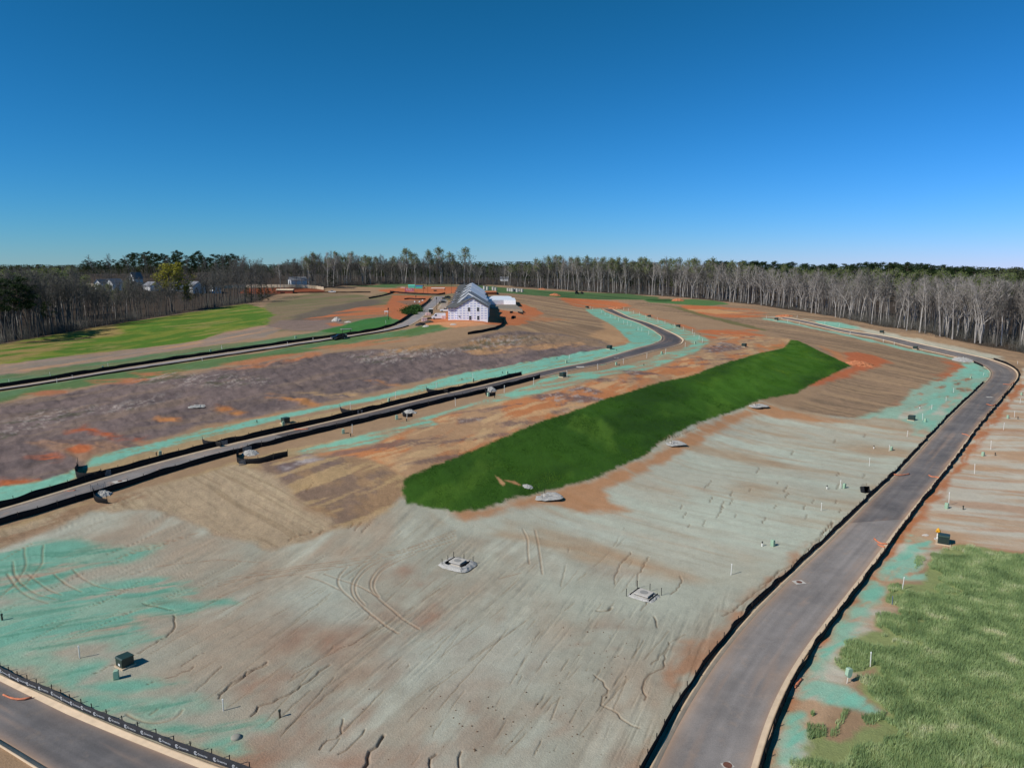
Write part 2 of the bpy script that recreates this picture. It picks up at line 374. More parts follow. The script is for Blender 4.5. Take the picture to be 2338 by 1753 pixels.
# --- left hill, left field
oliv = D([(540,690),(560,668),(600,645),(680,632),(760,635),(800,640),(860,618),(920,613),(990,614),(985,635),(960,655),(930,662),(880,692),(790,694),(700,716),(600,716),(570,706)])
paint(oliv, (132, 116, 92), 2, 4, .1, rough=.6)
paint(oliv, (112, 112, 78), 2, 4, .1, .8, streak=(wang((560,690),(700,680)), 60, 9, .45, .62))
paint(D([(600,702),(640,681),(720,660),(790,648),(830,648),(800,664),(740,682),(690,702),(640,708)]), (106, 96, 86), 3, 4, .1, .9, rough=.8)
oc = [(672,733),(735,722),(789,707),(860,697),(915,692),(915,718),(843,725),(798,730),(735,730)]
paint(oc, (184, 112, 74), 1.5, 3, .15, .95, streak=(wang((700,726),(880,712)), 40, 5, .3, .5))
paint([(600,745),(640,732),(760,730),(790,735),(770,752),(700,757),(640,752)], (132, 114, 106), 2, 3, .15, .9, rough=.7)
paint([(740,738),(770,736),(790,742),(760,745)], (180, 110, 72), 1, 2, .2, .8)
gl = [(-260,822),(0,787),(127,764),(317,732),(475,707),(560,694),(600,703),(622,718),(604,742),(520,757),(454,777),(264,800),(106,819),(0,832),(-260,862)]
ga = wang((100,800), (400,760))
paint(gl, (118, 130, 52), 1.6, 3, .2, rough=.7)
paint(gl, (78, 116, 38), 1.2, 2, .2, .9, streak=(ga, 16, 7, .36, .56), rough=.8)
paint(gl, (154, 140, 84), 1.2, 2, .2, .6, streak=(ga, 14, 4, .54, .70))
paint([(-260,822),(0,787),(127,764),(260,740),(280,760),(120,800),(0,832),(-260,862)], (164, 134, 90), 2, 3, .2, .7, streak=(ga, 18, 5, .34, .6))
gs = [(-260,864),(0,834),(106,820),(264,802),(454,779),(520,759),(604,744),(640,752),(600,770),(480,787),(330,810),(200,838),(90,858),(0,868),(-260,900)]
paint(gs, (148, 130, 118), 1.2, 2, .2, rough=.5)
paint(gs, (182, 142, 110), 1.2, 2, .2, .8, streak=(ga, 22, 4, .44, .62))
paint(gs, (128, 122, 112), 1.2, 2, .2, .7, streak=(ga, 26, 3, .5, .64))
gv = D([(-240,850),(0,812),(256,776),(436,749),(568,735),(640,724),(700,715),(745,702),(790,689),(840,684),(870,690),(884,702),(830,714),(740,729),(568,752),(436,768),(256,797),(0,840),(-240,878)])
paint(gv, (96, 118, 80), 1.6, 2.6, .25, rough=.7)
paint(gv, (92, 128, 94), 1, 1.6, .25, .8, streak=(ga, 22, 4, .40, .65))
paint(gv, (128, 124, 92), 1, 2, .25, .6, streak=(ga, 20, 5, .50, .70))
paint(D([(690,715),(745,702),(790,689),(840,683),(870,690),(884,702),(830,712),(740,722)]), (58, 112, 54), 1, 1.5, .25, .9)
gd = D([(-240,898),(0,846),(205,812),(390,785),(568,761),(720,732),(850,716),(915,706),(965,700),(1010,694),(1010,704),(960,712),(880,728),(740,748),(560,775),(400,803),(200,832),(90,848),(0,868),(-240,915)])
paint(gd, (92, 118, 74), 1.4, 2.4, .25, rough=.7)
paint(gd, (98, 132, 98), .8, 1.5, .25, .6, streak=(ga, 20, 3, .45, .65))
# house plot and store yard: bare orange clay
paint([(960,742),(1000,726),(1040,700),(1110,690),(1180,690),(1222,703),(1242,716),(1212,731),(1190,744),(1150,743),(1115,742),(1040,746)], (188, 116, 76), 1.2, 2.5, .2, rough=.5)
paint([(960,742),(1010,735),(1110,738),(1120,743),(1040,748),(980,747)], (206, 150, 110), .8, 1, .2, .8)
paint([(860,662),(930,656),(1045,655),(1060,668),(1010,672),(900,671)], (184, 110, 72), 1, 2, .1)
paint([(895,674),(985,676),(970,696),(950,714),(925,738),(895,728),(880,700)], (178, 108, 72), 1, 2, .1)
paint([(905,688),(965,684),(955,697),(930,697)], (128, 108, 92), 1, 2, .1, .8)
paint([(928,706),(940,696),(958,695),(966,700),(950,714),(935,714)], (48, 92, 40), .8, 1, .2)
paint([(892,727),(922,732),(926,738),(905,747),(892,750)], (80, 118, 74), .8, 1, .2)
paint([(900,772),(940,750),(965,742),(1000,742),(1010,746),(960,756),(910,768)], (88, 116, 68), 1, 1.5, .2)
paint([(545,670),(560,658),(690,658),(742,662),(740,668),(700,668)], (128, 72, 50), .8, .8, .1)
# --- purple-brown slopes between the upper and middle roads
pu = D([(-240,930),(0,872),(200,836),(420,806),(560,784),(700,764),(860,750),(1000,738),(1060,724),(1130,716),(1210,722),(1290,735),(1322,748),(1250,766),(1150,782),(1000,806),(900,824),(800,847),(700,870),(560,897),(430,922),(330,947),(230,972),(175,987),(168,1032),(60,1044),(-240,1110)])
pa = wang((300, 930), (700, 850))
paint(pu, (123, 108, 105), 2, 2.5, .2, rough=1.0)
paint(pu, (100, 89, 89), 2, 2.5, .2, .75, streak=(pa, 16, 5, .40, .70), rough=1.0)
paint(pu, (142, 122, 106), 2, 2.5, .2, .55, streak=(pa, 22, 4, .50, .74), rough=1.0)
paint(D([(800,770),(860,748),(1000,736),(1100,724),(1200,722),(1290,735),(1322,748),(1200,742),(1050,748),(930,756)]), (146, 122, 98), 2, 3, .15, .85, rough=.5)
paint(D([(840,752),(1000,738),(1100,728),(1080,738),(960,752),(860,762)]), (172, 132, 92), 2, 3, .15, .7, streak=(pa, 20, 4, .4, .6))
orng = [([(500,831),(580,815),(730,803),(737,812),(650,827),(600,836)], ORNG), ([(700,795),(770,786),(840,775),(930,768),(940,776),(840,790),(760,800)], (176, 124, 88)),
 ([(480,838),(540,838),(610,832),(605,840),(520,846)], ORNG), ([(160,986),(203,973),(233,980),(265,994),(298,1002),(325,999),(335,1013),(298,1008),(257,1005),(230,992),(200,984)], (196, 94, 44)),
 ([(148,1026),(180,1012),(206,1018),(208,1034),(170,1036)], (190, 104, 60)), ([(70,1040),(110,1035),(135,1044),(125,1052),(90,1048)], (188, 98, 58)), ([(483,930),(520,925),(558,941),(545,949),(510,941)], (186, 128, 74)),
 ([(614,902),(680,905),(742,921),(720,927),(650,913)], (188, 132, 84)), ([(668,894),(820,898),(818,906),(700,904)], (184, 152, 112)), ([(834,867),(930,880),(936,886),(860,876)], (178, 124, 78)), ([(495,925),(530,929),(556,945),(530,943)], (178, 112, 66)),
 ([(360,952),(400,956),(400,963),(370,961)], (190, 128, 78)), ([(200,868),(330,862),(360,868),(280,876),(220,876)], (178, 116, 80)), ([(60,898),(120,892),(170,890),(150,898),(80,904)], (170, 112, 80)), ([(0,1092),(40,1092),(84,1105),(60,1113),(0,1106)], (186, 104, 62)),
 ([(480,975),(560,958),(640,945),(640,952),(570,970),(490,985)], (186, 140, 100)), ([(300,852),(420,842),(440,848),(330,860)], (178, 116, 78)), ([(1170,720),(1260,722),(1300,732),(1230,735)], (180, 128, 90)), ([(1040,800),(1120,790),(1240,786),(1330,780),(1330,790),(1200,800),(1090,812)], (180, 140, 102))]
for pl, c in orng: paint(pl, tuple(0.92 * q + .08 * w for q, w in zip(c, (126, 110, 101))), 1.6, 2.4, .25, 1.0, streak=(wang(pl[0], pl[1]), 9, 2.0, .24, .62), rough=.7)
lot = [(62,1008),(170,1000),(330,1016),(340,1026),(230,1030),(195,1050),(150,1038)]
paint(lot, (158, 124, 100), 1, 1.2, .3, .85, rough=.5); paint(lot, (110, 94, 92), 1, 1.2, .3, .8, streak=(wang((62,1008),(190,1045)), 10, 3, .48, .6))
paint([(154,1026),(180,1013),(206,1019),(206,1035),(170,1037)], (188, 102, 58), 1, 1.2, .3, .8)
for pl in ([(0,962),(100,937),(250,926),(400,896),(408,904),(300,936),(200,946),(60,986),(0,1004)], [(790,812),(900,800),(1000,795),(1095,790),(1090,801),(980,816),(880,836),(840,830)], [(290,862),(400,850),(620,866),(640,880),(500,880),(330,880)], [(600,1085),(700,1040),(760,1050),(700,1070),(640,1090)], [(1060,775),(1160,765),(1250,770),(1180,790),(1080,800)]):
    paint(pl, (176, 166, 160), 2.5, 3, .2, .6, streak=(pa + .5, 2.0, .7, .50, .68), rough=1.0)
    paint(pl, (76, 80, 60), 2.5, 3, .2, .6, streak=(pa, 5.0, 2.5, .58, .66), rough=1.0)
# --- straw verge of the middle road, mint hydroseed strips
paint(D([(-160,1110),(0,1086),(150,1040),(300,998),(450,962),(600,926),(800,884),(1000,838),(1170,802),(1180,790),(1000,826),(800,872),(600,912),(450,942),(330,975),(180,1010),(150,1022),(0,1070)]), STRW, .5, .8, .4, rough=.8)
mint_n = [D([(-160,1085),(0,1050),(60,1043),(110,1036),(150,1022),(165,1012),(168,1030),(120,1048),(0,1086),(-160,1120)]),
 D([(180,1012),(200,985),(330,958),(430,930),(560,905),(690,880),(800,858),(900,835),(1000,806),(1100,790),(1200,770),(1290,756),(1350,746),(1362,738),(1340,716),(1300,690),(1264,668),(1296,667),(1400,704),(1440,728),(1438,744),(1400,760),(1300,788),(1180,802),(1060,816),(900,846),(800,866),(660,893),(520,926),(420,950),(300,980)])]
for pl in mint_n: paint(pl, (150, 150, 118), .8, 1.2, .4, rough=.5); paint(pl, MINT, .7, 1.2, .4, .97, streak=(wang((200,1080),(700,960)), 9, 1.1, .26, .44), rough=.5)
paint(D([(-160,1200),(0,1140),(180,1088),(330,1052),(500,998),(560,985),(620,970),(760,945),(900,915),(1050,872),(1170,842),(1180,850),(1060,884),(930,915),(800,950),(640,985),(600,1000),(500,1020),(330,1070)]), STRW, .5, .8, .4, rough=.8)
mint_s = [D([(610,982),(700,958),(790,938),(830,928),(900,905),(960,890),(1060,860),(1150,830),(1190,812),(1300,800),(1400,775),(1480,752),(1496,742),(1470,728),(1400,700),(1330,668),(1380,676),(1450,700),(1520,728),(1534,738),(1500,762),(1390,800),(1300,812),(1200,842),(1100,862),(1000,882),(960,892),(930,905),(950,918),(880,925),(850,940),(800,958),(760,965),(700,976)])]
for pl in mint_s: paint(pl, (160, 146, 120), 1, 1.5, .3, .9); paint(pl, (126, 182, 160), .9, 1.4, .3, .95, streak=(wang((700,1010),(1000,945)), 8, 1.6, .36, .56), rough=.4)
# --- lots south of the middle road
lots = D([(600,996),(700,980),(800,964),(880,930),(960,916),(930,906),(1000,886),(1100,866),(1200,846),(1300,816),(1390,803),(1500,766),(1560,720),(1700,731),(1722,740),(1640,764),(1430,828),(1160,915),(960,1000),(880,1032),(800,990),(690,982)])
sa = wang((1000, 960), (1200, 900))
paint(lots, TANO, 1.2, 1.5, .3, rough=.6)
paint(lots, (188, 122, 78), 1.2, 1.5, .3, .9, streak=(sa + .4, 20, 7, .40, .60))
paint(lots, (122, 102, 96), 1.2, 1.5, .3, .75, streak=(sa - .35, 12, 2.6, .58, .70), rough=1.0)
paint(lots, (204, 172, 130), 1.2, 1.5, .3, .6, streak=(sa, 10, 2.5, .55, .68))
for pl in (Z(1050,650,3.403,[(560,860),(760,835),(1050,880),(1180,900),(900,915),(620,900)]), Z(1050,650,3.403,[(780,800),(960,790),(1100,830),(1050,850),(880,830)]), Z(1050,650,3.403,[(1000,730),(1260,735),(1280,750),(1080,755)]), Z(1050,650,3.403,[(1240,660),(1480,680),(1560,700),(1330,700)]),
           Z(1050,650,3.403,[(1880,500),(2050,440),(2212,480),(2150,510),(1950,530)]), Z(500,750,3.687,[(520,1100),(700,1060),(1000,1110),(1040,1140),(800,1180),(600,1260),(450,1250)]), Z(1050,650,3.403,[(0,1040),(200,1030),(160,1060),(0,1080)]), Z(1050,650,3.403,[(720,975),(830,965),(800,1000),(740,1000)])):
    paint(pl, (112, 96, 94), 1.2, 1.5, .4, .85, streak=(sa, 5, 1.8, .3, .5), rough=1.0)
    paint(pl, (176, 164, 158), 1.0, 1.5, .4, .6, streak=(sa, 3, 1.2, .52, .62), rough=1.0)
# tan nose of the bank and straw blanket
nose = D([(556,1002),(620,986),(700,984),(790,992),(875,1032),(866,1064),(864,1098),(800,1130),(730,1142),(640,1080)])
paint(nose, (154, 126, 98), 1, 1.5, .3, rough=.9); paint(nose, (124, 106, 96), 1, 1.5, .3, .7, streak=(wang((600,1040),(740,1110)), 9, 4, .45, .6), rough=1.0)
paint(Z(500,750,3.687,[(530,1130),(640,1080),(760,1070),(900,1100),(1000,1140),(860,1150),(700,1150),(620,1230),(560,1260),(520,1200)]), (108, 94, 96), 1.5, 2.5, .3, .9, rough=1.0)
paint(Z(500,750,3.687,[(540,1150),(660,1100),(760,1080),(860,1100),(760,1130),(650,1150),(570,1230),(530,1200)]), (186, 176, 174), 1.5, 2, .4, .75, streak=(pa, 4, 1.4, .34, .56), rough=1.0)
paint(nose, (186, 158, 116), 1, 1.5, .3, .7, streak=(wang((700,1150),(900,1080)), 9, 2.5, .52, .64))
bl = D([(-160,1215),(0,1146),(180,1092),(330,1052),(500,1004),(556,1010),(640,1076),(728,1142),(650,1170),(600,1188),(520,1172),(450,1150),(330,1098),(200,1108),(100,1148),(0,1186),(-160,1240)])
bla = wang((560, 1090), (760, 1200))
paint(bl, (176, 156, 130), 1.2, 1.6, .3, rough=.9)
paint(bl, (192, 174, 144), .8, 1, .4, .5, streak=(bla, 40, .9, .45, .7)); paint(bl, (140, 120, 94), .8, 1, .4, .5, streak=(bla, 30, .7, .48, .7))
paint([(-160,1270),(0,1215),(120,1175),(240,1140),(330,1120),(330,1135),(200,1170),(60,1230),(0,1252)], (150, 118, 92), 1, 1.2, .4, .7, streak=(wang((0,1230),(200,1170)), 14, 1.5, .4, .56))
# --- the lower graded ground
low = [(-400,1310),(-160,1300),(0,1256),(110,1216),(210,1172),(345,1162),(420,1188),(500,1222),(630,1256),(700,1240),(780,1205),(850,1196),(917,1141),(983,1157),(1046,1168),(1110,1160),(1173,1136),(1268,1115),(1363,1089),(1469,1041),(1575,972),(1649,946),(1733,914),(1800,935),(1960,955),(2080,935),(2245,885),(2200,925),(2000,1130),(1880,1246),(1700,1410),(1540,1640),(1470,1760),(1420,1900),(500,1900),(300,1690),(0,1548),(-400,1400)]
grd = wang((560, 1640), (860, 1420))
paint(low, SAGE, 1, 1.2, .3, rough=.3)
paint(low, (170, 150, 130), 2, 2, .2, .72, streak=(grd, 22, 12, .36, .70))
paint(low, (182, 184, 170), 1, 1.2, .3, .85, streak=(grd + .15, 26, 8, .46, .68))
paint(low, (154, 148, 133), 1, 1.2, .3, .45, streak=(grd, 14, 1.1, .48, .70))
paint([(600,1420),(900,1330),(1200,1330),(1480,1480),(1540,1600),(1440,1760),(600,1760),(480,1600)], ROSE, 4, 8, .06, .5, streak=(grd, 9, 5, .46, .74))
for pl in (Z(500,1200,3,[(640,780),(800,720),(880,800),(760,900),(680,880)]), Z(500,1200,3,[(170,1050),(330,1020),(370,1180),(220,1240)]), Z(500,1200,3,[(640,1300),(880,1200),(1000,1330),(900,1500),(760,1450)]), Z(500,1200,3,[(0,1570),(500,1480),(900,1560),(1500,1600),(1500,1700),(0,1700)]),
           Z(500,1200,3,[(1380,640),(1500,600),(1500,700),(1400,720)]), Z(1050,1200,3,[(590,1350),(750,1330),(780,1430),(640,1440)]), Z(1050,1200,3,[(760,80),(1000,130),(1150,180),(1200,300),(1000,330),(850,200)]), Z(500,1200,3,[(1180,250),(1420,290),(1340,370),(1200,330)])):
    paint(pl, (156, 114, 92), 4, 4, .15, .75, streak=(grd, 8, 4, .25, .65))
# upper part: rain-washed streaks running off the bank
upl = [(983,1160),(1110,1160),(1268,1117),(1363,1091),(1469,1043),(1575,974),(1649,948),(1733,916),(1960,958),(2080,938),(2240,890),(2120,1005),(1990,1140),(1800,1310),(1600,1330),(1400,1290),(1200,1240),(1050,1210)]
rl = wang((1423, 1076), (1658, 1140))
paint(upl, (170, 148, 122), 2, 3, .15, .9, rough=.3)
paint(upl, (178, 180, 166), 3, 4, .12, .92, streak=(rl, 30, 11, .26, .56))
paint(upl, (182, 190, 176), 3, 4, .12, .8, streak=(rl + .06, 34, 6.5, .46, .72))
paint(upl, (174, 136, 104), 3, 4, .12, .5, streak=(rl - .04, 26, 4.5, .52, .80))
paint(upl, (160, 152, 134), 2, 3, .15, .35, streak=(rl, 18, 1.1, .52, .76))
paint([(1010,1165),(1110,1162),(1200,1134),(1268,1118),(1363,1092),(1480,1045),(1560,990),(1660,950),(1740,920),(1800,936),(1960,957),(1900,965),(1720,945),(1640,985),(1560,1035),(1450,1085),(1380,1120),(1430,1165),(1340,1170),(1260,1150),(1180,1162),(1060,1185)], (178, 130, 92), 1.5, 2, .25, .9, streak=(rl, 22, 5, .22, .42))
paint(Z(1100,950,3.403,[(400,760),(700,800),(1000,880),(1150,960),(900,960),(600,860)]), (186, 194, 182), 2, 3, .2, .6)
paint([(1100,1265),(1300,1330),(1500,1320),(1800,1280),(1880,1240),(1760,1340),(1600,1420),(1300,1400)], (174, 178, 164), 4, 5, .1, .75)
paint([(560,1360),(760,1290),(840,1320),(820,1420),(640,1440)], (180, 186, 174), 5, 6, .1, .7)
paint([(900,1500),(1100,1400),(1250,1430),(1200,1560),(980,1600)], (176, 178, 166), 5, 7, .1, .6)
# orange clay along the fence of the right road
paint([(1462,1760),(1500,1680),(1560,1590),(1640,1480),(1712,1396),(1800,1310),(1880,1240),(1860,1235),(1760,1325),(1650,1410),(1560,1500),(1500,1600),(1420,1760)], (170, 122, 90), 1.5, 3, .2, .75, streak=(wang((1500,1680),(1640,1480)), 8, 2.5, .34, .66))
# green-dyed seeding, lower left
mga = wang((100, 1330), (420, 1290))
mg = [Z(0,1200,3,[(-300,250),(0,200),(250,120),(500,100),(850,160),(1050,150),(900,230),(700,262),(450,330),(300,480),(0,500),(-300,520)]), Z(0,1200,3,[(300,480),(500,400),(1000,365),(1370,420),(1330,462),(900,495),(500,490)]),
      Z(0,1200,3,[(-300,600),(0,560),(350,500),(900,480),(1250,510),(1530,520),(1330,590),(900,620),(1080,760),(850,830),(700,800),(350,840),(200,880),(420,900),(620,960),(500,1110),(300,1010),(0,965),(-300,830)]),
      Z(0,1200,3,[(370,1060),(600,1075),(1200,1080),(1000,1112),(850,1135),(600,1130),(400,1100)]), Z(0,1200,3,[(520,1180),(1000,1195),(1430,1190),(1420,1250),(1250,1260),(1000,1320),(850,1290),(650,1240)]),
      Z(0,1200,3,[(1000,1370),(1400,1390),(1800,1310),(1830,1345),(1600,1405),(1450,1432),(1100,1410)]), Z(0,1200,3,[(1250,1500),(1500,1475),(1770,1550),(1600,1568),(1400,1545)]), Z(500,1200,3,[(-100,500),(60,500),(110,530),(0,560)])]
for pl in mg:
    paint(pl, (134, 172, 152), 1.6, 2.4, .25, .85, streak=(mga, 12, 2.2, .25, .5)); paint(pl, (112, 168, 149), 1.4, 2.2, .25, .9, streak=(mga + .25, 14, 2.0, .42, .6))
    paint(pl, (86, 142, 122), 1.0, 2.0, .25, .6, streak=(mga, 10, 1.2, .58, .7))
paint(Z(0,1200,3,[(0,960),(120,1060),(300,1130),(480,1215),(700,1300),(1000,1430),(1200,1500),(1500,1610),(1700,1690),(1500,1560),(1250,1500),(900,1390),(600,1250),(300,1080),(100,1000)]), (158, 140, 118), .8, 1.2, .3, .85)
# --- strips beside the right road
paint([(1960,955),(2050,925),(2090,890),(2150,862),(2190,842),(2222,822),(2262,838),(2268,850),(2240,884),(2165,955),(2120,1000),(2080,1010),(2090,975),(2040,955)], (142, 176, 158), 1.5, 2, .25, .92, streak=(wang((2100,940),(2230,850)), 12, 3, .3, .5))
paint([(2080,930),(2150,880),(2190,848),(2220,830),(2262,842),(2235,884),(2165,952),(2130,985),(2100,960)], (126, 184, 166), 1.5, 2, .25, .75, streak=(wang((2100,940),(2230,850)), 12, 2.2, .4, .56))
fl = [(1740,724),(1780,722),(1860,732),(1960,755),(2091,783),(2226,808),(2300,826),(2270,812),(2180,790),(2060,768),(1960,745),(1880,733),(1840,728)]
paint(fl, (176, 172, 156), 1.5, 2, .2, .9)
paint(Z(1740,570,3.699,[(430,600),(640,612),(780,650),(820,668),(620,655),(480,630)]), (130, 184, 166), 1.5, 2, .2, .95)
paint(Z(1740,570,3.699,[(860,680),(1100,720),(1400,790),(1700,860),(2000,900),(1900,912),(1600,870),(1300,800),(1000,740)]), (176, 176, 160), 1.5, 3, .2, .8)
paint(Z(1740,570,3.699,[(0,575),(130,590),(400,650),(700,712),(1000,780),(1300,850),(1600,915),(1700,950),(1500,905),(1200,845),(900,775),(600,705),(300,640),(0,590)]), (134, 178, 160), 1.2, 1.6, .25, .92)
paint(Z(1740,570,3.699,[(1700,945),(1900,955),(1960,1000),(1900,1080),(1700,1060)]), (126, 184, 166), 1.5, 2, .25, .8, streak=(rowA, 8, 3, .3, .5))
# right verge
rv = [(1735,1760),(1770,1640),(1850,1480),(1960,1350),(2022,1256),(2145,1100),(2220,1000),(2262,950),(2320,880),(2340,840),(3300,1000),(3300,1700),(2200,1290),(2120,1260),(1980,1480),(1830,1760)]
paint(rv, (182, 152, 124), 1, 1.2, .3, rough=.35)
rva = wang((2150, 1220), (2330, 1235))
paint(rv, (190, 186, 172), 1, 1.2, .3, .9, streak=(rva, 24, 3.6, .32, .58)); paint(rv, (176, 134, 104), 1, 1.2, .3, .65, streak=(rva, 26, 3.0, .50, .70))
paint([(1735,1760),(1770,1640),(1850,1480),(1960,1350),(2022,1256),(2145,1100),(2220,1000),(2262,950),(2330,870),(2338,880),(2270,975),(2200,1060),(2120,1160),(2050,1260),(1985,1350),(1890,1470),(1800,1640),(1760,1760)], (176, 112, 74), .8, 1.5, .25, .9, streak=(wang((1850,1480),(2022,1256)), 9, 2.2, .26, .46))
mr = [Z(1650,1150,2.751,[(1170,190),(1240,210),(1330,240),(1300,290),(1220,310),(1290,470),(1180,480),(1020,470),(1010,400),(1100,330),(1140,270)]), Z(1650,1150,2.751,[(950,480),(1010,520),(990,610),(930,640),(880,740),(830,830),(740,900),(690,950),(680,1010),(640,1020),(600,1110),(700,1150),(760,1160),(860,1240),(960,1310),(870,1290),(700,1240),(560,1200),(500,1200),(540,1060),(580,960),(660,860),(720,760),(820,660),(880,560)]),
      Z(1650,1150,2.751,[(420,1330),(500,1320),(530,1400),(520,1500),(500,1600),(440,1659),(280,1659),(330,1560),(380,1440)]), Z(1650,1150,2.751,[(560,1180),(700,1150),(770,1160),(900,1240),(960,1310),(860,1290),(680,1250)])]
for pl in mr: paint(pl, (140, 184, 164), 1, 1.3, .4, .92, streak=(rva + .9, 5, 1.6, .26, .48)); paint(pl, (122, 186, 166), .8, 1, .4, .8, streak=(rva + .9, 7, 1.4, .48, .62))
paint(Z(1650,1150,2.751,[(1240,280),(1340,290),(1440,280),(1893,330),(1893,300),(1600,260),(1440,250)]), (170, 124, 94), 1, 1, .4, .8)
GRASS = Z(1650,1150,2.751,[(430,1680),(540,1600),(530,1440),(560,1390),(640,1400),(650,1470),(740,1500),(820,1420),(900,1400),(1000,1390),(900,1370),(890,1330),(960,1310),(1020,1310),(880,1200),(840,1110),(830,1090),(940,1080),(980,1020),(940,1020),(880,1050),(770,1075),(700,1000),(740,940),(820,850),(900,820),(1010,790),(960,770),(970,720),(1050,690),(1140,715),(1110,650),(1035,620),(1030,520),(1090,505),(1150,520),(1240,500),(1270,480),(1260,420),(1320,330),(1390,290),(1530,255),(1600,270),(1893,322),(3600,520),(3600,2400),(300,2400)])
paint(GRASS, (138, 148, 98), .5, 1.0, .5, rough=.6)
# --- the green bank
BANK = [(917,1118),(922,1098),(935,1086),(1015,1055),(1099,1020),(1226,967),(1374,914),(1511,872),(1649,832),(1733,807),(1790,795),(1806,776),(1822,778),(1880,806),(1942,835),(1900,853),(1818,898),(1733,914),(1649,946),(1575,972),(1500,1012),(1469,1041),(1363,1089),(1268,1115),(1173,1136),(1110,1160),(1046,1168),(983,1157),(930,1148)]
paint(BANK, (56, 92, 28), .5, .9, .9, rough=.5)
_bd = wang((1046,1168),(1818,898))
paint(BANK, (40, 70, 22), .5, .9, .9, .8, streak=(_bd, 26, 9, .40, .66)); paint(BANK, (84, 118, 40), .5, .9, .9, .7, streak=(_bd + .3, 18, 7, .52, .74))  # dark and bright streaks put the bank's shaded and lit parts into colour
paint([(1733,812),(1812,790),(1900,842),(1760,890),(1640,930),(1560,955),(1600,890)], (76, 120, 36), 5, 5, .15, .6)  # brighter green painted in for the sunlit face at the right end
paint(Z(1100,950,3.403,[(105,465),(150,490),(180,520),(165,545),(130,510)]), (196, 152, 110), .3, .3, 1); paint(Z(1100,950,3.403,[(180,500),(260,505),(320,545),(290,540),(220,520)]), (190, 140, 100), .3, .3, 1)
# broad dirt tone variation
tone = 0.90 + 0.2 * fbm(X * .05, Y * .05, 5, 4) ; tone *= 0.93 + 0.14 * fbm(X * .4, Y * .4, 9, 3)
C *= tone[:, None] * np.array([1.0, .975, .92], np.float32)

# ---- relief: grader marks, wheel tracks, rills
_wl = P(low)[:, :2]
i, m = mask(low, 1, 0.5, .3)
x, y = X[i], Y[i]; ca, sa_ = math.cos(grd), math.sin(grd)
n1 = fbm((x * ca + y * sa_) / 9, (-x * sa_ + y * ca) / .42, 40, 3); n2 = fbm((x * ca + y * sa_) / 16, (-x * sa_ + y * ca) / 1.3, 44, 3)
amp = sstep(.35, .65, fbm(x * .06, y * .06, 47, 3)) * .8 + .2
_wu = P(upl)[:, :2]; m = m * (1 - .9 * sstep(-3, 4, sdf(_wu, x, y)))
DZ[i] += m * (-(sstep(.60, .74, n1) * .07) * amp - sstep(.62, .75, n2) * .10 * amp + (n2 - .5) * .10)
DZ += ROUGH * ((fbm(X * .9, Y * .9, 60, 3) - .5) * .20 + (fbm(X * .25, Y * .25, 63, 2) - .5) * .25) * np.clip(RD / 100, .25, 1)
i, m = mask(pu, 2, 2, .2); DZ[i] += m * (fbm(X[i] * .35, Y[i] * .35, 70, 4) - .5) * 1.0
i, m = mask(field, 2, 2, .2); DZ[i] += m * (np.sin((-X[i] * math.sin(rowA) + Y[i] * math.cos(rowA)) * 2 * math.pi / 3.2) * .05)
i, m = mask(BANK, .6, .8, .5); DZ[i] += m * (fbm(X[i] * .3, Y[i] * .3, 75, 3) - .3) * .25

def wiggle(W, amp, wl):
    W = resample(W, wl * .5); n = len(W); d = np.gradient(W, axis=0); d /= np.linalg.norm(d, axis=1)[:, None] + 1e-9
    k = RNG.normal(0, amp, n); k[0] = k[-1] = 0; return W + np.stack([-d[:, 1], d[:, 0]], 1) * k[:, None]
def groove(px, width, depth, col=None, op=.6, wig=0.0, wl=1.0, berm=0.0):
    W = P(px)[:, :2]
    W = wiggle(W, wig, wl) if wig > 0 else smooth(resample(W, .8), 3)
    i = region(W, width * 3 + .5); x, y = X[i], Y[i]; d = pdist(W, x, y)
    cell = np.maximum(RD[i] / 760, .08); w = np.maximum(width * .8, cell * 1.25)
    g = np.exp(-(d / (w * .5)) ** 2) * (0.62 + 0.5 * fbm(x * .35, y * .35, 81, 2)); DZ[i] -= depth * np.minimum(1, w / .3) * g
    if berm: DZ[i] += berm * np.exp(-((d - w * 1.1) / (w * .5)) ** 2)
    if col is not None:
        m = np.clip(g * op, 0, 1)[:, None]; C[i] = C[i] * (1 - m) + s2l(col).astype(np.float32) * m
B3 = lambda p: Z(500, 1200, 3, p)
A3 = lambda p: Z(0, 1200, 3, p)
E3 = lambda p: Z(1050, 1200, 3, p)
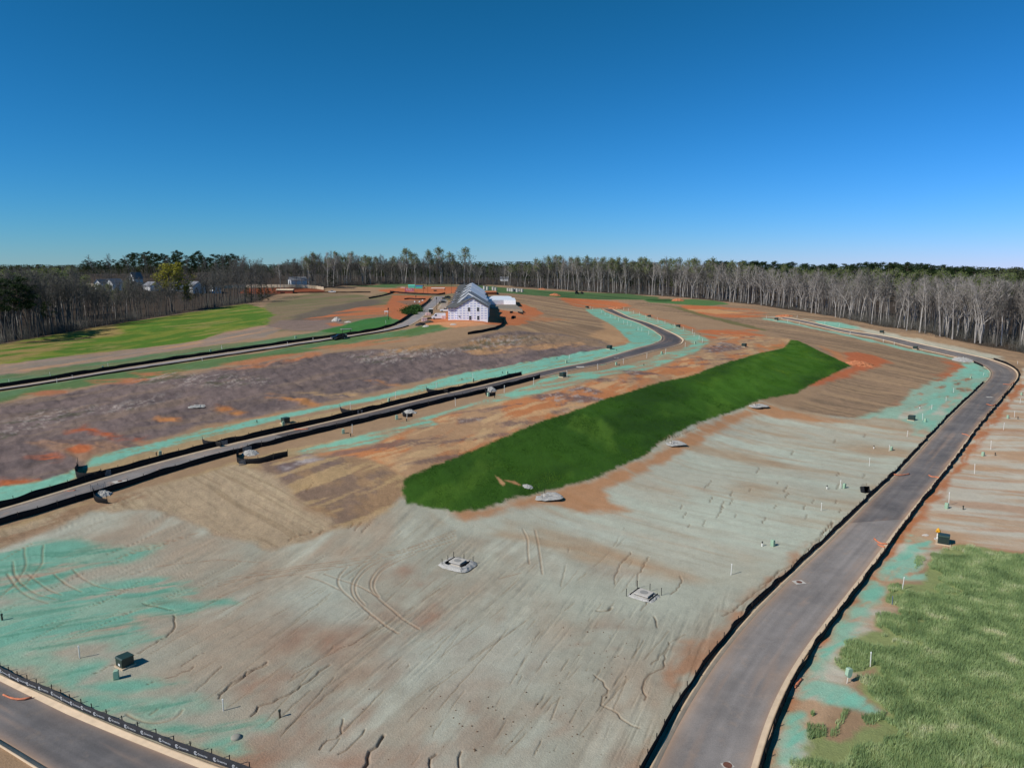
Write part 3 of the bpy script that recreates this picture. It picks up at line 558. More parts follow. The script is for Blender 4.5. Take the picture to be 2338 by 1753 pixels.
trk = [B3([(1100,225),(1000,270),(930,350),(905,410),(915,480),(980,550),(1060,620),(1150,690),(1230,735)]), B3([(1120,235),(1020,285),(950,360),(926,415),(938,475),(1000,545)]), B3([(1330,180),(1200,230),(1090,290),(1035,370),(1035,430),(1080,490),(1180,570),(1260,640),(1370,705)]),
       B3([(1345,195),(1215,245),(1110,305),(1058,380),(1055,430),(1095,485)]), B3([(880,280),(830,330),(805,380),(830,430),(930,520)]), B3([(600,345),(700,375),(830,440)]), B3([(720,330),(830,370),(960,410),(1100,490)]), B3([(0,370),(400,290),(830,240),(1250,170),(1620,50)]), B3([(0,390),(400,305),(830,255),(1250,185),(1620,70)]),
       B3([(0,490),(300,360),(820,285),(1200,200)]), B3([(0,410),(250,340),(800,270)]), B3([(1300,150),(1620,30)]), B3([(1350,180),(1620,95)]), A3([(900,330),(1100,270),(1500,230),(1800,250)]), A3([(830,210),(1000,140),(1300,60),(1430,30)]), A3([(800,225),(1000,160),(1250,85)]),
       A3([(170,150),(165,200),(185,250),(160,320),(100,400),(0,490)]), A3([(300,130),(290,180),(295,260),(250,310),(180,400),(90,450)]), A3([(90,240),(95,330),(150,400),(250,470),(380,500)]), A3([(190,330),(280,400),(350,450),(420,470)]), A3([(50,330),(110,420),(200,490),(330,530)]), A3([(500,300),(560,360),(680,420),(830,440)]), A3([(370,330),(450,400),(560,450)]), A3([(0,240),(120,170),(230,115)]), A3([(0,470),(200,360),(450,300),(640,270)]),
       E3([(430,20),(465,90),(465,180),(475,260)]), E3([(515,30),(535,120),(550,220),(565,330)]), E3([(270,360),(340,340),(420,320)]), A3([(870,1290),(960,1340),(1080,1360),(1200,1330),(1260,1290),(1250,1260)]), A3([(1030,1290),(1060,1260),(1080,1255)])]
for t in trk: groove(t, .34, .10, (150, 116, 90), .55, berm=.03)
rills = [(B3([(1090,690),(950,790),(830,840),(640,940),(500,1040)]), .3), (B3([(760,950),(700,990),(640,1040),(560,1110),(440,1170),(370,1210),(280,1230),(220,1300)]), .5), (B3([(330,930),(150,1040),(80,1080),(0,1150)]), .5), (B3([(850,1320),(840,1390),(800,1450),(720,1480),(690,1530)]), .4), (B3([(1000,1390),(960,1450),(900,1500),(820,1560)]), .4), (B3([(1130,1430),(1090,1500),(1020,1560),(1030,1610),(990,1660)]), .7), (B3([(1490,1560),(1450,1600),(1450,1670)]), .5), (B3([(1660,1540),(1640,1600),(1650,1670)]), .5), (B3([(830,1450),(800,1500),(760,1540)]), .3),
 (E3([(1170,180),(1150,215),(1120,235),(1095,275),(1075,310),(1058,350),(1058,395)]), .4), (E3([(1295,210),(1270,270),(1230,310),(1215,360),(1215,410)]), .4), (E3([(1510,340),(1525,375),(1500,420),(1445,465)]), .4), (E3([(1280,520),(1275,550),(1240,580)]), .35), (E3([(940,580),(960,590),(1040,560)]), .8), (E3([(1330,620),(1340,650),(1350,690)]), .5), (E3([(1430,790),(1420,840),(1350,910),(1310,945)]), .35), (E3([(1430,840),(1395,910),(1395,970),(1290,1020),(1260,1070),(1265,1190)]), .4), (E3([(920,1020),(1000,1090),(1025,1130),(960,1200),(965,1225),(1060,1260),(1120,1330),(1230,1380)]), .4), (E3([(1545,740),(1430,800)]), .3), (E3([(1080,1659),(1060,1700)]), .5),
 (A3([(980,530),(1050,550),(1100,560),(1190,575)]), .5), (A3([(1190,610),(1195,690),(1160,740),(1110,775),(1000,835),(910,885)]), .45), (A3([(800,940),(640,1010)]), .35), (A3([(1830,950),(1700,1000),(1640,1060),(1570,1100),(1500,1180)]), .45), (A3([(1400,870),(1330,900),(1240,960)]), .3), (A3([(1520,960),(1440,1040),(1340,1130)]), .3), (A3([(1330,960),(1240,1010),(1010,1085)]), .3),
 (Z(1700,800,3.467,[(700,1350),(690,1390),(640,1430),(600,1490),(560,1560)]), .5), (Z(1650,1150,2.751,[(690,110),(640,170),(540,280),(440,380),(350,420),(280,500),(160,590),(80,660),(0,700)]), .5), (Z(1650,1150,2.751,[(360,410),(340,440),(230,520)]), .4), (Z(1100,950,3.403,[(1380,180),(1500,160),(1620,110),(1680,90)]), .6), (Z(1100,950,3.403,[(1620,840),(1600,860)]), .3), (Z(500,750,3.687,[(800,1290),(760,1340),(740,1380)]), .3),
 (B3([(480,100),(520,70),(640,40)]), .7), (B3([(690,50),(720,20),(800,10)]), .6), (B3([(880,20),(900,0),(920,-20)]), .4), (B3([(980,40),(1010,10),(1040,-20)]), .4), (B3([(930,30),(950,0),(980,-30)]), .4), (Z(1650,1150,2.751,[(440,640),(420,700)]), .3)]
for px, w in rills: groove(px, w * .5, .34 * (w / .4) ** .5, (108, 84, 68), .8, wig=.13, wl=1.5)
for _ in range(46):                                                   # short rills on the washed slope
    u = RNG.uniform(1400, 2000); v = RNG.uniform(985, 1190)
    if v < 1170 - (u - 1300) * .33 + 20: continue
    L = RNG.uniform(6, 16); groove([(u, v), (u - L * .5, v + L)], .16, .2, (108, 90, 74), .75, wig=.12, wl=1.0)

for _ in range(125):                                                   # long thin grader scratches
    u = RNG.uniform(-20, 1450); v = RNG.uniform(1230, 1740)
    L = RNG.uniform(3, 14); p = P([(u, v)])[0]; a = grd + RNG.normal(0, .10); q = [(p[0] - math.cos(a) * L, p[1] - math.sin(a) * L), (p[0] + math.cos(a) * L, p[1] + math.sin(a) * L)]
    if sdf(_wl, np.array([q[0][0], q[1][0]], np.float32), np.array([q[0][1], q[1][1]], np.float32)).min() < 3 or abs(math.atan2(p[0], p[1])) > .7: continue
    W = wiggle(q, .05, 2.0); i = region(W, 1.2); x, y = X[i], Y[i]; w = np.maximum(RNG.uniform(.08, .16), np.maximum(RD[i] / 760, .08) * 1.1); g = np.exp(-(pdist(W, x, y) / (w * .5)) ** 2) * sstep(.3, .6, vnoise(x * .4, y * .4, 91)); dp = RNG.uniform(.03, .09)
    DZ[i] -= dp * 1.5 * g; m = (g * .5)[:, None]; C[i] = C[i] * (1 - m) + s2l((132, 112, 92)).astype(np.float32) * m
# the roads' beds: ground let down under the paving, smooth beside it
ROADMASK = np.zeros(N, np.float32)
for k, (A, B) in ROADS.items():
    poly = np.vstack([A, B[::-1]]); i = region(poly, 4)
    # distance through the two dense edges
    d = sdf(poly[::2] if len(poly) > 240 else poly, X[i], Y[i])
    ROADMASK[i] = np.maximum(ROADMASK[i], sstep(-1.6, -.3, d)); DZ[i] = DZ[i] * (1 - sstep(-1.6, -.3, d)) - .30 * sstep(.25, 1.1, d)
HOUSEPAD = [tuple(q) for q in P([(1010, 742), (1125, 742)])[:, :2]]
GZ2 = GZ + DZ

gm = bpy.data.materials.new('soil'); gm.use_nodes = True
n_, l_ = gm.node_tree.nodes, gm.node_tree.links; b_ = n_['Principled BSDF']
b_.inputs['Roughness'].default_value = .95; b_.inputs['Specular IOR Level'].default_value = .15
at = n_.new('ShaderNodeAttribute'); at.attribute_name = 'soil'; ge = n_.new('ShaderNodeNewGeometry')
def nnode(scale, det=5, rough=.6):
    q = n_.new('ShaderNodeTexNoise'); q.inputs['Scale'].default_value = scale; q.inputs['Detail'].default_value = det; q.inputs['Roughness'].default_value = rough
    l_.new(ge.outputs['Position'], q.inputs['Vector']); return q
def mnode(op, a, b):
    q = n_.new('ShaderNodeMath'); q.operation = op
    for k, s in ((0, a), (1, b)):
        if isinstance(s, (int, float)): q.inputs[k].default_value = s
        else: l_.new(s, q.inputs[k])
    return q.outputs[0]
f1 = nnode(3.0, 6, .65); f2 = nnode(.55, 4, .6)
# tone = 1 + (noise-.5)*(a + b*rough)
amt = mnode('ADD', mnode('MULTIPLY', at.outputs['Alpha'], .95), .38)
tn = mnode('ADD', mnode('MULTIPLY', mnode('SUBTRACT', mnode('ADD', mnode('MULTIPLY', f1.outputs['Fac'], .6), mnode('MULTIPLY', f2.outputs['Fac'], .4)), .5), amt), 1.0)
vm = n_.new('ShaderNodeVectorMath'); vm.operation = 'SCALE'; l_.new(at.outputs['Color'], vm.inputs[0]); l_.new(tn, vm.inputs['Scale'])
l_.new(vm.outputs[0], b_.inputs['Base Color'])
bp_ = n_.new('ShaderNodeBump'); bp_.inputs['Strength'].default_value = 1.0
l_.new(mnode('ADD', mnode('MULTIPLY', at.outputs['Alpha'], .18), .03), bp_.inputs['Distance'])
f3 = nnode(5.0, 8, .66); l_.new(f3.outputs['Fac'], bp_.inputs['Height']); l_.new(bp_.outputs[0], b_.inputs['Normal'])

ii = np.arange(NR - 1)[:, None] * NT; jj = np.arange(NT)[None, :]; j2 = (jj + 1) % NT
F = np.stack([(ii + jj), (ii + j2), (ii + NT + j2), (ii + NT + jj)], -1).reshape(-1, 4)[:, ::-1]
gme = np_mesh('ground', np.stack([GX, GY, GZ2], 1), F, gm, True, np.concatenate([C * 1.0, ROUGH[:, None]], 1))
ground = link_mesh('ground', gme); tag(ground, kind='structure')

# ------------------------------------------------------------------ paving and kerbs
def asphalt(name, c1, c2, stain, scale=.12):
    m = bpy.data.materials.new(name); m.use_nodes = True; n, l = m.node_tree.nodes, m.node_tree.links; b = n['Principled BSDF']
    b.inputs['Roughness'].default_value = .85; b.inputs['Specular IOR Level'].default_value = .3
    g = n.new('ShaderNodeNewGeometry')
    def nz(s, d): q = n.new('ShaderNodeTexNoise'); q.inputs['Scale'].default_value = s; q.inputs['Detail'].default_value = d; q.inputs['Roughness'].default_value = .65; l.new(g.outputs['Position'], q.inputs['Vector']); return q
    def ramp(src, p0, p1, a, d): q = n.new('ShaderNodeValToRGB'); q.color_ramp.elements[0].position = p0; q.color_ramp.elements[1].position = p1; q.color_ramp.elements[0].color = a; q.color_ramp.elements[1].color = d; l.new(src, q.inputs[0]); return q
    base = ramp(nz(scale, 8).outputs['Fac'], .40, .60, rgb(c1), rgb(c2)); at = n.new('ShaderNodeAttribute'); at.attribute_name = 'soil'
    m1 = n.new('ShaderNodeMix'); m1.data_type = 'RGBA'; l.new(base.outputs[0], m1.inputs['A']); m1.inputs['B'].default_value = rgb(stain)
    k = ramp(nz(.45, 8).outputs['Fac'], .56, .74, (0, 0, 0, 1), (.65, .65, .65, 1)); l.new(k.outputs[0], m1.inputs['Factor'])
    m2 = n.new('ShaderNodeMix'); m2.data_type = 'RGBA'; m2.blend_type = 'MULTIPLY'; m2.inputs['Factor'].default_value = .5; l.new(m1.outputs['Result'], m2.inputs['A'])
    gr = ramp(nz(9, 4).outputs['Fac'], .25, .75, (.45, .45, .45, 1), (1.35, 1.35, 1.35, 1)); l.new(gr.outputs[0], m2.inputs['B'])
    m3 = n.new('ShaderNodeMix'); m3.data_type = 'RGBA'; m3.inputs['Factor'].default_value = 0; l.new(at.outputs['Alpha'], m3.inputs['Factor']); l.new(m2.outputs['Result'], m3.inputs['A']); m3.inputs['B'].default_value = rgb((178, 146, 120))
    m4 = n.new('ShaderNodeMix'); m4.data_type = 'RGBA'; m4.blend_type = 'MULTIPLY'; m4.inputs['Factor'].default_value = 1; l.new(m3.outputs['Result'], m4.inputs['A']); l.new(at.outputs['Color'], m4.inputs['B']); l.new(m4.outputs['Result'], b.inputs['Base Color'])
    bp = n.new('ShaderNodeBump'); bp.inputs['Distance'].default_value = .012; l.new(nz(30, 3).outputs['Fac'], bp.inputs['Height']); l.new(bp.outputs[0], b.inputs['Normal'])
    return m
M_OLD = asphalt('worn asphalt', (132, 126, 121), (150, 143, 137), (164, 146, 130)); M_NEW = asphalt('fresh asphalt', (104, 100, 99), (126, 120, 116), (144, 136, 128))
M_MID = asphalt('dusty asphalt', (122, 118, 116), (142, 137, 133), (180, 150, 128)); M_DRK = asphalt('dark asphalt', (78, 75, 76), (96, 92, 92), (116, 110, 106)); M_UPP = asphalt('pale asphalt', (138, 134, 134), (154, 149, 147), (172, 150, 132)); M_COR = asphalt('grey asphalt', (104, 101, 100), (124, 119, 116), (142, 128, 114))
M_KERB = mat('kerb concrete', (206, 182, 152), .9, .12, .8, .01, 12)
def ribbon(name, A, B, m, lift, a0, a1, s0=0, s1=None):
    """paved sheet between the two edge lines, from fraction a0 to a1 across"""
    A = A[s0:s1]; B = B[s0:s1]; K = 29; V = []; zc = hbase(*(((A + B) / 2).T)); za = hbase(*A.T); zb = hbase(*B.T)
    for j in range(K):
        t = a0 + (a1 - a0) * j / (K - 1); W = A + (B - A) * t
        crown = .05 * (1 - (2 * t - 1) ** 2)
        V.append(np.stack([W[:, 0], W[:, 1], za * (1 - t) + zb * t + lift + crown], 1))
    n = len(A); V = np.stack(V, 1).reshape(-1, 3); i = np.arange(n - 1)[:, None] * K; j = np.arange(K - 1)[None]
    F = np.stack([i + j, i + j + 1, i + K + j + 1, i + K + j], -1).reshape(-1, 4)
    e1 = V[1] - V[0]; e2 = V[K] - V[0]
    if np.cross(e1, e2)[2] < 0: F = F[:, ::-1]
    S = np.repeat(np.arange(n) * 1.5, K); T = np.tile(np.linspace(0, 1, K), n); k0 = len(name) + n; wdt = 7.5     # wheel paths, dust along the gutters, tracked mud
    tone = 1 + .10 * (fbm(S / 14, T * wdt / .8, k0, 4) - .5) * 2 + .06 * (fbm(S / 5, T * wdt / 2.2, k0 + 3, 4) - .5) * 2
    for c in (.2, .38, .62, .8): tone -= .07 * np.exp(-((T - c + .03 * (vnoise(S / 30, S * 0, k0 + 5) - .5)) / .05) ** 2)
    ed = np.minimum(T, 1 - T) * wdt; dust = .75 * np.exp(-ed / (.25 + .55 * fbm(S / 6, S * 0 + T.round(), k0 + 7, 3))) + .30 * sstep(.58, .80, fbm(S / 12, T * wdt / 1.2, k0 + 9, 5))
    tone += .30 * (fbm(S / 22, T * wdt / .35, k0 + 11, 3) - .5)
    at = np.stack([tone, tone, tone, np.clip(dust, 0, .9)], 1)
    return tag(link_mesh(name, np_mesh(name, V, F, m, True, at)), kind='structure')
def kerb(name, A, B, s0=0, s1=None, w=.62, lift=.0):
    """gutter pan and raised kerb along edge A (B = the other edge)"""
    A = A[s0:s1]; B = B[s0:s1]; d = B - A; d /= np.linalg.norm(d, axis=1)[:, None]; z = hbase(*A.T)
    prof = [(-.14, -.35), (-.14, .15), (.10, .15), (.15, .05), (w + .03, .035), (w + .03, -.25)]
    V = np.stack([np.stack([A[:, 0] + d[:, 0] * o, A[:, 1] + d[:, 1] * o, z + h + lift], 1) for o, h in prof], 1).reshape(-1, 3); K = len(prof); n = len(A)
    i = np.arange(n - 1)[:, None] * K; j = np.arange(K - 1)[None]; F = np.stack([i + j, i + j + 1, i + K + j + 1, i + K + j], -1).reshape(-1, 4)
    e1 = V[3] - V[2]; e2 = V[K + 2] - V[2]
    if np.cross(e1, e2)[2] < 0: F = F[:, ::-1]
    return tag(link_mesh(name, np_mesh(name, V, F, M_KERB)), kind='structure')
def cut(key, u, v):
    A, B = ROADS[key]; p = P([(u, v)])[0][:2]; return int(np.argmin(np.linalg.norm((A + B) / 2 - p, axis=1)))
A, B = ROADS['right']; wd = float(np.linalg.norm(B - A, axis=1).mean()); fr = .62 / wd
k1 = cut('right', 2035, 1195)
ribbon('road', A, B, M_OLD, .03, fr, 1 - fr, 0, k1 + 1); ribbon('road', A, B, M_NEW, .05, fr, 1 - fr, k1, None); kerb('kerb', A, B); kerb('kerb', B, A)
A, B = ROADS['middle']; wd = float(np.linalg.norm(B - A, axis=1).mean()); fr = .62 / wd; k1 = cut('middle', 640, 1000)
ribbon('road', A, B, M_MID, .03, fr, 1 - fr, 0, k1 + 1); ribbon('road', A, B, M_DRK, .05, fr, 1 - fr, k1, None); kerb('kerb', A, B); kerb('kerb', B, A)
A, B = ROADS['upper']; ribbon('road', A, B, M_UPP, .04, .06, .94); kerb('kerb', A, B, w=.3); kerb('kerb', B, A, w=.3)
A, B = ROADS['corner']; ribbon('road', A, B, M_COR, .03, .08, .92); kerb('kerb', A, B, w=1.0); kerb('kerb', B, A, w=.9)
def RZ(key, x, y):
    """height of the paving at a point"""
    A, B = ROADS[key]; k = int(np.argmin(np.linalg.norm((A + B) / 2 - np.array([x, y]), axis=1)))
    return float((hbase(A[k, 0], A[k, 1]) + hbase(B[k, 0], B[k, 1])) / 2) + .085

# ------------------------------------------------------------------ silt fences
M_FAB = mat('black silt fabric', (24, 23, 24), .8, .25, 3, .02, 6, spec=.25); M_POST = mat('dark steel post', (44, 40, 38), .7, .2, 6); M_FABB = mat('printed silt fabric', (52, 54, 58), .75, .2, 3, .02, 6)
M_WHT = mat('white print', (205, 208, 210), .7, .05); M_MESH = mat('wire mesh', (150, 150, 150), .5, .1)
def fence(label, line, h=.85, posts=True, pstep=2.4, group=None, m=None, dense=True, lean=0.0, maxposts=100):
    """line: world xy points. Fabric as a thin sagging wall, each post a part"""
    root = empty('silt_fence'); tag(root, label, 'silt fence', group or 'black silt fences')
    W = resample(line, .6 if dense else 1.8); n = len(W); z = hbase(*W.T)
    d = np.gradient(W, axis=0); d /= np.linalg.norm(d, axis=1)[:, None] + 1e-9; nn = np.stack([-d[:, 1], d[:, 0]], 1)
    s = np.arange(n) * (.6 if dense else 1.8); wob = (vnoise(s / 2.7, s * 0, 11 + n) - .5) * .45; top = h * (.86 + .26 * vnoise(s / 3.1, s * 0 + 3, 19 + n))
    if float(np.linalg.norm(W[0] - W[-1])) < 1e-3: pass
    root.location = (W[0, 0], W[0, 1], z[0])
    O = np.array([W[0, 0], W[0, 1], z[0]])
    mid = W + nn * wob[:, None] * .6; up = W + nn * (wob[:, None] + lean)
    rows = []
    for q, hh in ((W, -.25), (mid, .45 * h), (up, None)):
        zz = z + (top if hh is None else hh); rows.append(np.stack([q[:, 0], q[:, 1], zz], 1))
    t = .03; V = []
    for r in rows: V += [r + np.concatenate([nn * t / 2, np.zeros((n, 1))], 1), r - np.concatenate([nn * t / 2, np.zeros((n, 1))], 1)]
    V = (np.stack(V, 1) - O).reshape(-1, 3); i = np.arange(n - 1) * 6
    F = []
    for a, b in ((0, 2), (2, 4), (4, 5), (5, 3), (3, 1)): F.append(np.stack([i + a, i + 6 + a, i + 6 + b, i + b], -1))
    link_mesh('fabric', np_mesh('fabric', V, np.concatenate(F), m or M_FAB, True), root)
    if posts:
        pt = resample(line, pstep)
        if len(pt) > maxposts: pt = pt[np.argsort(np.hypot(pt[:, 0], pt[:, 1]))[:maxposts]]
        pm = MB().box((0, 0, h * .62), (.055, .055, h * 1.25)).box((0, .035, h * .62), (.1, .02, h * 1.24)).mesh('post', M_POST)
        for x, y in pt:
            o = link_mesh('post', pm, root, (x - O[0], y - O[1], float(hbase(x, y)) - O[2])); o.rotation_euler = (random.uniform(-.06, .06), random.uniform(-.06, .06), random.uniform(0, 3))
    return root
def offs(key, side, off, s0=0, s1=None):
    A, B = ROADS[key]
    if side > 0: A, B = B, A
    d = A - B; d /= np.linalg.norm(d, axis=1)[:, None]; return smooth((A + d * off)[s0:s1], 6)
M1, M2 = cut('middle', 1235, 857), None
kR = cut('right', 2292, 850)
fence('black silt fence along the left kerb of the long right-hand road', offs('right', -1, .75, 0, cut('right', 2258, 868)), .9, True, 2.6)
fence('short black silt fence on the inside of the right-hand road bend', offs('right', -1, .9, cut('right', 2262, 833), cut('right', 2235, 821)), .8, True, 3)
fence('black silt fence along the right kerb of the long right-hand road and round its bend', offs('right', 1, .55, 0, cut('right', 2262, 820)), .95, True, 2.6)
fence('tall black silt fence on the far kerb of the middle road beside the mint strip', offs('middle', -1, .9, 0, M1), 1.25, True, 3)
fence('black silt fence on the near kerb of the middle road above the straw blanket', offs('middle', 1, .7, 0, M1 - 2), 1.15, True, 3)
fence('black silt fence on the far side of the pale upper road past the dark pickup', offs('upper', -1, .7, 0, cut('upper', 995, 683)), 1.25, False, dense=False)
fence('low black silt fence on the near side of the pale upper road', offs('upper', 1, .5, 0, cut('upper', 945, 745)), .5, False, dense=False)
def fpx(label, px, h=.8, posts=True, **k): return fence(label, smooth(resample(P(px)[:, :2], .6), 3), h, posts, **k)
fpx('hooked black silt fence rising from the mint verge at left', [(179,1064),(176,1078),(174,1090),(180,1096),(196,1096),(218,1094),(233,1090)], 1.5, pstep=3)
fpx('small curled black silt fence round the gravel heap nearest the left edge', [(213,1128),(214,1140),(220,1148),(233,1149),(246,1150)], 1.1, pstep=3)
fpx('long hooked black silt fence around the straw verge at the gravel heap', [(545,1038),(541,1048),(541,1058),(552,1060),(570,1059),(600,1057),(630,1049),(657,1042)], 1.25, pstep=3)
fpx('black silt fence stub on the far verge above the hooked gravel bay', [(463,1010),(466,1018),(480,1019),(495,1020),(505,1021)], 1.1, pstep=3)
fpx('black silt fence stub on the far verge beside the lone white stake', [(777,934),(779,942),(795,945),(812,945),(824,944)], 1.1, pstep=3)
fpx('black silt fence stub on the far verge towards the road bend', [(974,891),(978,897),(995,899),(1010,898),(1022,898)], 1.1, pstep=3)
fpx('black silt fence pocket behind the gravel heap beside a pale pedestal', [(919,944),(920,951),(932,953),(942,951)], .9, pstep=2)
fpx('black silt fence pocket under the pale gravel heap and two poles on the near verge', [(1108,896),(1109,903),(1120,905),(1131,903)], 1.0, pstep=2)
fpx('winding rust-edged silt fence below the wrapped townhouses', [(1068,764),(1104,758),(1131,752),(1144,745),(1150,738),(1149,727)], 1.0, False)
fpx('straight black silt fence below the red store yard', [(890,667),(930,671),(975,673),(1000,674),(1017,671)], 1.1, False, dense=False)
fpx('short black silt fence scrap upper left on the orange clay right of the townhouses', [(1164,715),(1171,714)], .9, False)
fpx('short black silt fence scrap lower on the orange clay right of the townhouses', [(1167,728),(1172,726),(1178,727)], 1.0, False)
fpx('short black silt fence scrap at the corner of the grey slab', [(1182,714),(1188,716),(1195,718)], .9, False)
fpx('dark silt fence lying across the orange clay beside the upper road', [(923,684),(935,683),(955,684),(972,684)], .8, False)
fpx('black silt fence along the green hillside left of the orange pad', [(842,682),(860,679),(878,675),(900,668)], 1.0, False, dense=False)
fpx('dark rail of silt fence below the parked white pickup on the hill', [(640,670),(700,669),(770,668.5),(846,668)], .9, False, dense=False)
# printed fence of the bottom left corner
cpx = [(-60,1508),(0,1536),(40,1557.5),(83,1574.5),(117,1588),(160,1611),(210,1633),(243,1646),(280,1661),(315,1675.5),(357,1691),(397,1708.5),(435,1721),(483,1738),(523,1752.5),(570,1770),(620,1790)]
CW3 = P(cpx); root = empty('printed_silt_fence', CW3[0]); tag(root, 'black printed silt fence with white logos along the bottom left kerb', 'silt fence', 'black silt fences')
seg = []
for a, b in zip(CW3[:-1], CW3[1:]):
    k = max(1, round(np.linalg.norm(b - a) / 2.0))
    for q in range(k): seg.append((a + (b - a) * q / k, a + (b - a) * (q + 1) / k))
fm = MB(); O = Vector(CW3[0]); FH = .92
def text_mesh(body, size, m, align='LEFT'):
    cu = bpy.data.curves.new('t', 'FONT'); cu.body = body; cu.size = size; cu.extrude = .004; cu.align_x = align; cu.resolution_u = 2
    to = bpy.data.objects.new('t', cu); COL.objects.link(to); dg = bpy.context.evaluated_depsgraph_get(); me = bpy.data.meshes.new_from_object(to.evaluated_get(dg)); bpy.data.objects.remove(to)
    me.materials.clear(); me.materials.append(m); return me
word = text_mesh('Greenrise', .30, M_WHT)
ring = MB()
for r0, r1 in ((.10, .135), (.165, .205)):
    n = 20; base = len(ring.v); arc = range(0, n - (3 if r0 > .15 else 5))
    for k in range(n):
        a = 2 * math.pi * k / n + .6
        ring.v += [(math.cos(a) * r0, math.sin(a) * r0, .004), (math.cos(a) * r1, math.sin(a) * r1, .004), (math.cos(a) * r0, math.sin(a) * r0, -.004), (math.cos(a) * r1, math.sin(a) * r1, -.004)]
    for k in arc:
        p, q = base + 4 * k, base + 4 * (k + 1); ring.f += [(p, p + 1, q + 1, q), (p + 2, q + 2, q + 3, p + 3), (p + 1, p + 3, q + 3, q + 1), (p, q, q + 2, p + 2)]
ring.lathe([(.045, -.004), (.045, .004)], n=10)
ringm = ring.mesh('logo', M_WHT)
pm = MB().box((0, 0, .62), (.05, .05, 1.3)).box((0, .03, .62), (.1, .02, 1.28)).lathe([(.05, 1.22), (.06, 1.3), (.03, 1.33)], n=8).mesh('post', M_POST)
for a, b in seg:
    a, b = Vector(a), Vector(b); d = (b - a); L = d.length; dn = d.normalized(); out = Vector((-dn.y, dn.x, 0)).normalized()
    if out.y > 0: out = -out                                      # towards the road
    up = Vector((0, 0, 1)); h1 = FH * random.uniform(.9, 1.08); sg = random.uniform(-.06, .12)
    m_ = (a + b) / 2
    vs = [a - up * .2, b - up * .2, b + up * FH, m_ + up * (h1 - .05) , a + up * FH]
    t = out * .012; fm.add([v - O + t for v in vs] + [v - O - t for v in vs], [(0, 1, 2, 3, 4), (9, 8, 7, 6, 5), (2, 7, 8, 3), (3, 8, 9, 4), (0, 4, 9, 5), (1, 6, 7, 2)])
    po = link_mesh('post', pm, root, tuple(a - O - out * .05)); po.rotation_euler = (random.uniform(-.05, .05), random.uniform(-.05, .05), math.atan2(dn.y, dn.x))
    xa = dn; ya = (up - dn * dn.dot(up)).normalized(); za = xa.cross(ya)
    if za.dot(out) < 0: xa = -xa; za = xa.cross(ya)
    Mx = Matrix((xa, ya, za)).transposed().to_4x4()
    st = m_ - xa * .62 + ya * (.40 + random.uniform(-.05, .05)) + za * .03
    o = link_mesh('logo', ringm, root); o.matrix_local = Matrix.Translation(st - O) @ Mx
    o = link_mesh('lettering', word, root); o.matrix_local = Matrix.Translation(st + xa * .26 - ya * .1 - O) @ Mx
fm.build('fabric', M_FABB, root)
# wire mesh panels where the fences open
def meshpanel(label, u, v, w, h, ang=None):
    p = P1(u, v); root = empty('wire_panel', p, ang if ang is not None else wang((300, 1090), (500, 1040))); tag(root, label, 'wire panel', 'wire mesh outlets in the silt fences')
    g = MB()
    for k in range(9): g.box((-w / 2 + w * k / 8, 0, h / 2), (.06, .03, h))
    for k in range(6): g.box((0, .03, .05 + (h - .1) * k / 5), (w, .03, .05))
    g.build('mesh', M_MESH, root)
    for sx in (-1, 0, 1): MB().box((sx * w / 2, .06, h * .55), (.06, .06, h * 1.3)).build('post', M_POST, root)
meshpanel('grey wire mesh panel where the hooked fence meets the far kerb', 241, 1087, 1.9, 1.2)
meshpanel('grey wire mesh panel behind the gravel heap nearest the left edge', 225, 1124, 2.4, 1.5)
meshpanel('grey wire mesh panel on the far verge above the hooked gravel bay', 511, 1017, 1.6, 1.1)
meshpanel('grey wire mesh panel behind the gravel heap inside the long hooked fence', 565, 1033, 1.8, 1.3)
meshpanel('grey wire mesh panel set in the front of the long hooked fence', 556, 1061, 1.7, 1.0)
meshpanel('grey wire mesh panel on the far verge beside the lone white stake', 822, 944, 1.4, .9)

# ------------------------------------------------------------------ small site furniture
M_PVC = mat('white pvc', (225, 222, 212), .5, .05, 4); M_CAP = mat('pvc cap', (235, 234, 228), .5, .04); M_PED = mat('pale green plastic', (150, 178, 150), .6, .08, 3); M_PEDD = mat('pale green lid', (162, 188, 162), .55, .05)
M_DKG = mat('dark green paint', (40, 54, 48), .45, .12, 2, spec=.5); M_DKG2 = mat('dark green lid', (44, 64, 54), .4, .12, 2, spec=.5); M_PAD = mat('pad concrete', (196, 176, 148), .9, .1); M_LBL = mat('white label', (215, 218, 215), .6, .03)
M_BRN = mat('weathered marker', (78, 70, 58), .8, .2); M_GRV = mat('pale gravel', (176, 173, 166), .95, .3, 9, .06, 12); M_CON = mat('pale concrete', (190, 184, 174), .9, .08, 2); M_CONG = mat('cast cover', (150, 148, 142), .8, .1); M_ORG = mat('orange sock', (206, 126, 92), .85, .2, 5); M_YEL = mat('hydrant yellow', (228, 168, 44), .5, .08); M_RUST = mat('rusty iron', (112, 74, 60), .8, .2, 6); M_BLK = mat('black plastic', (26, 27, 29), .5, .1)

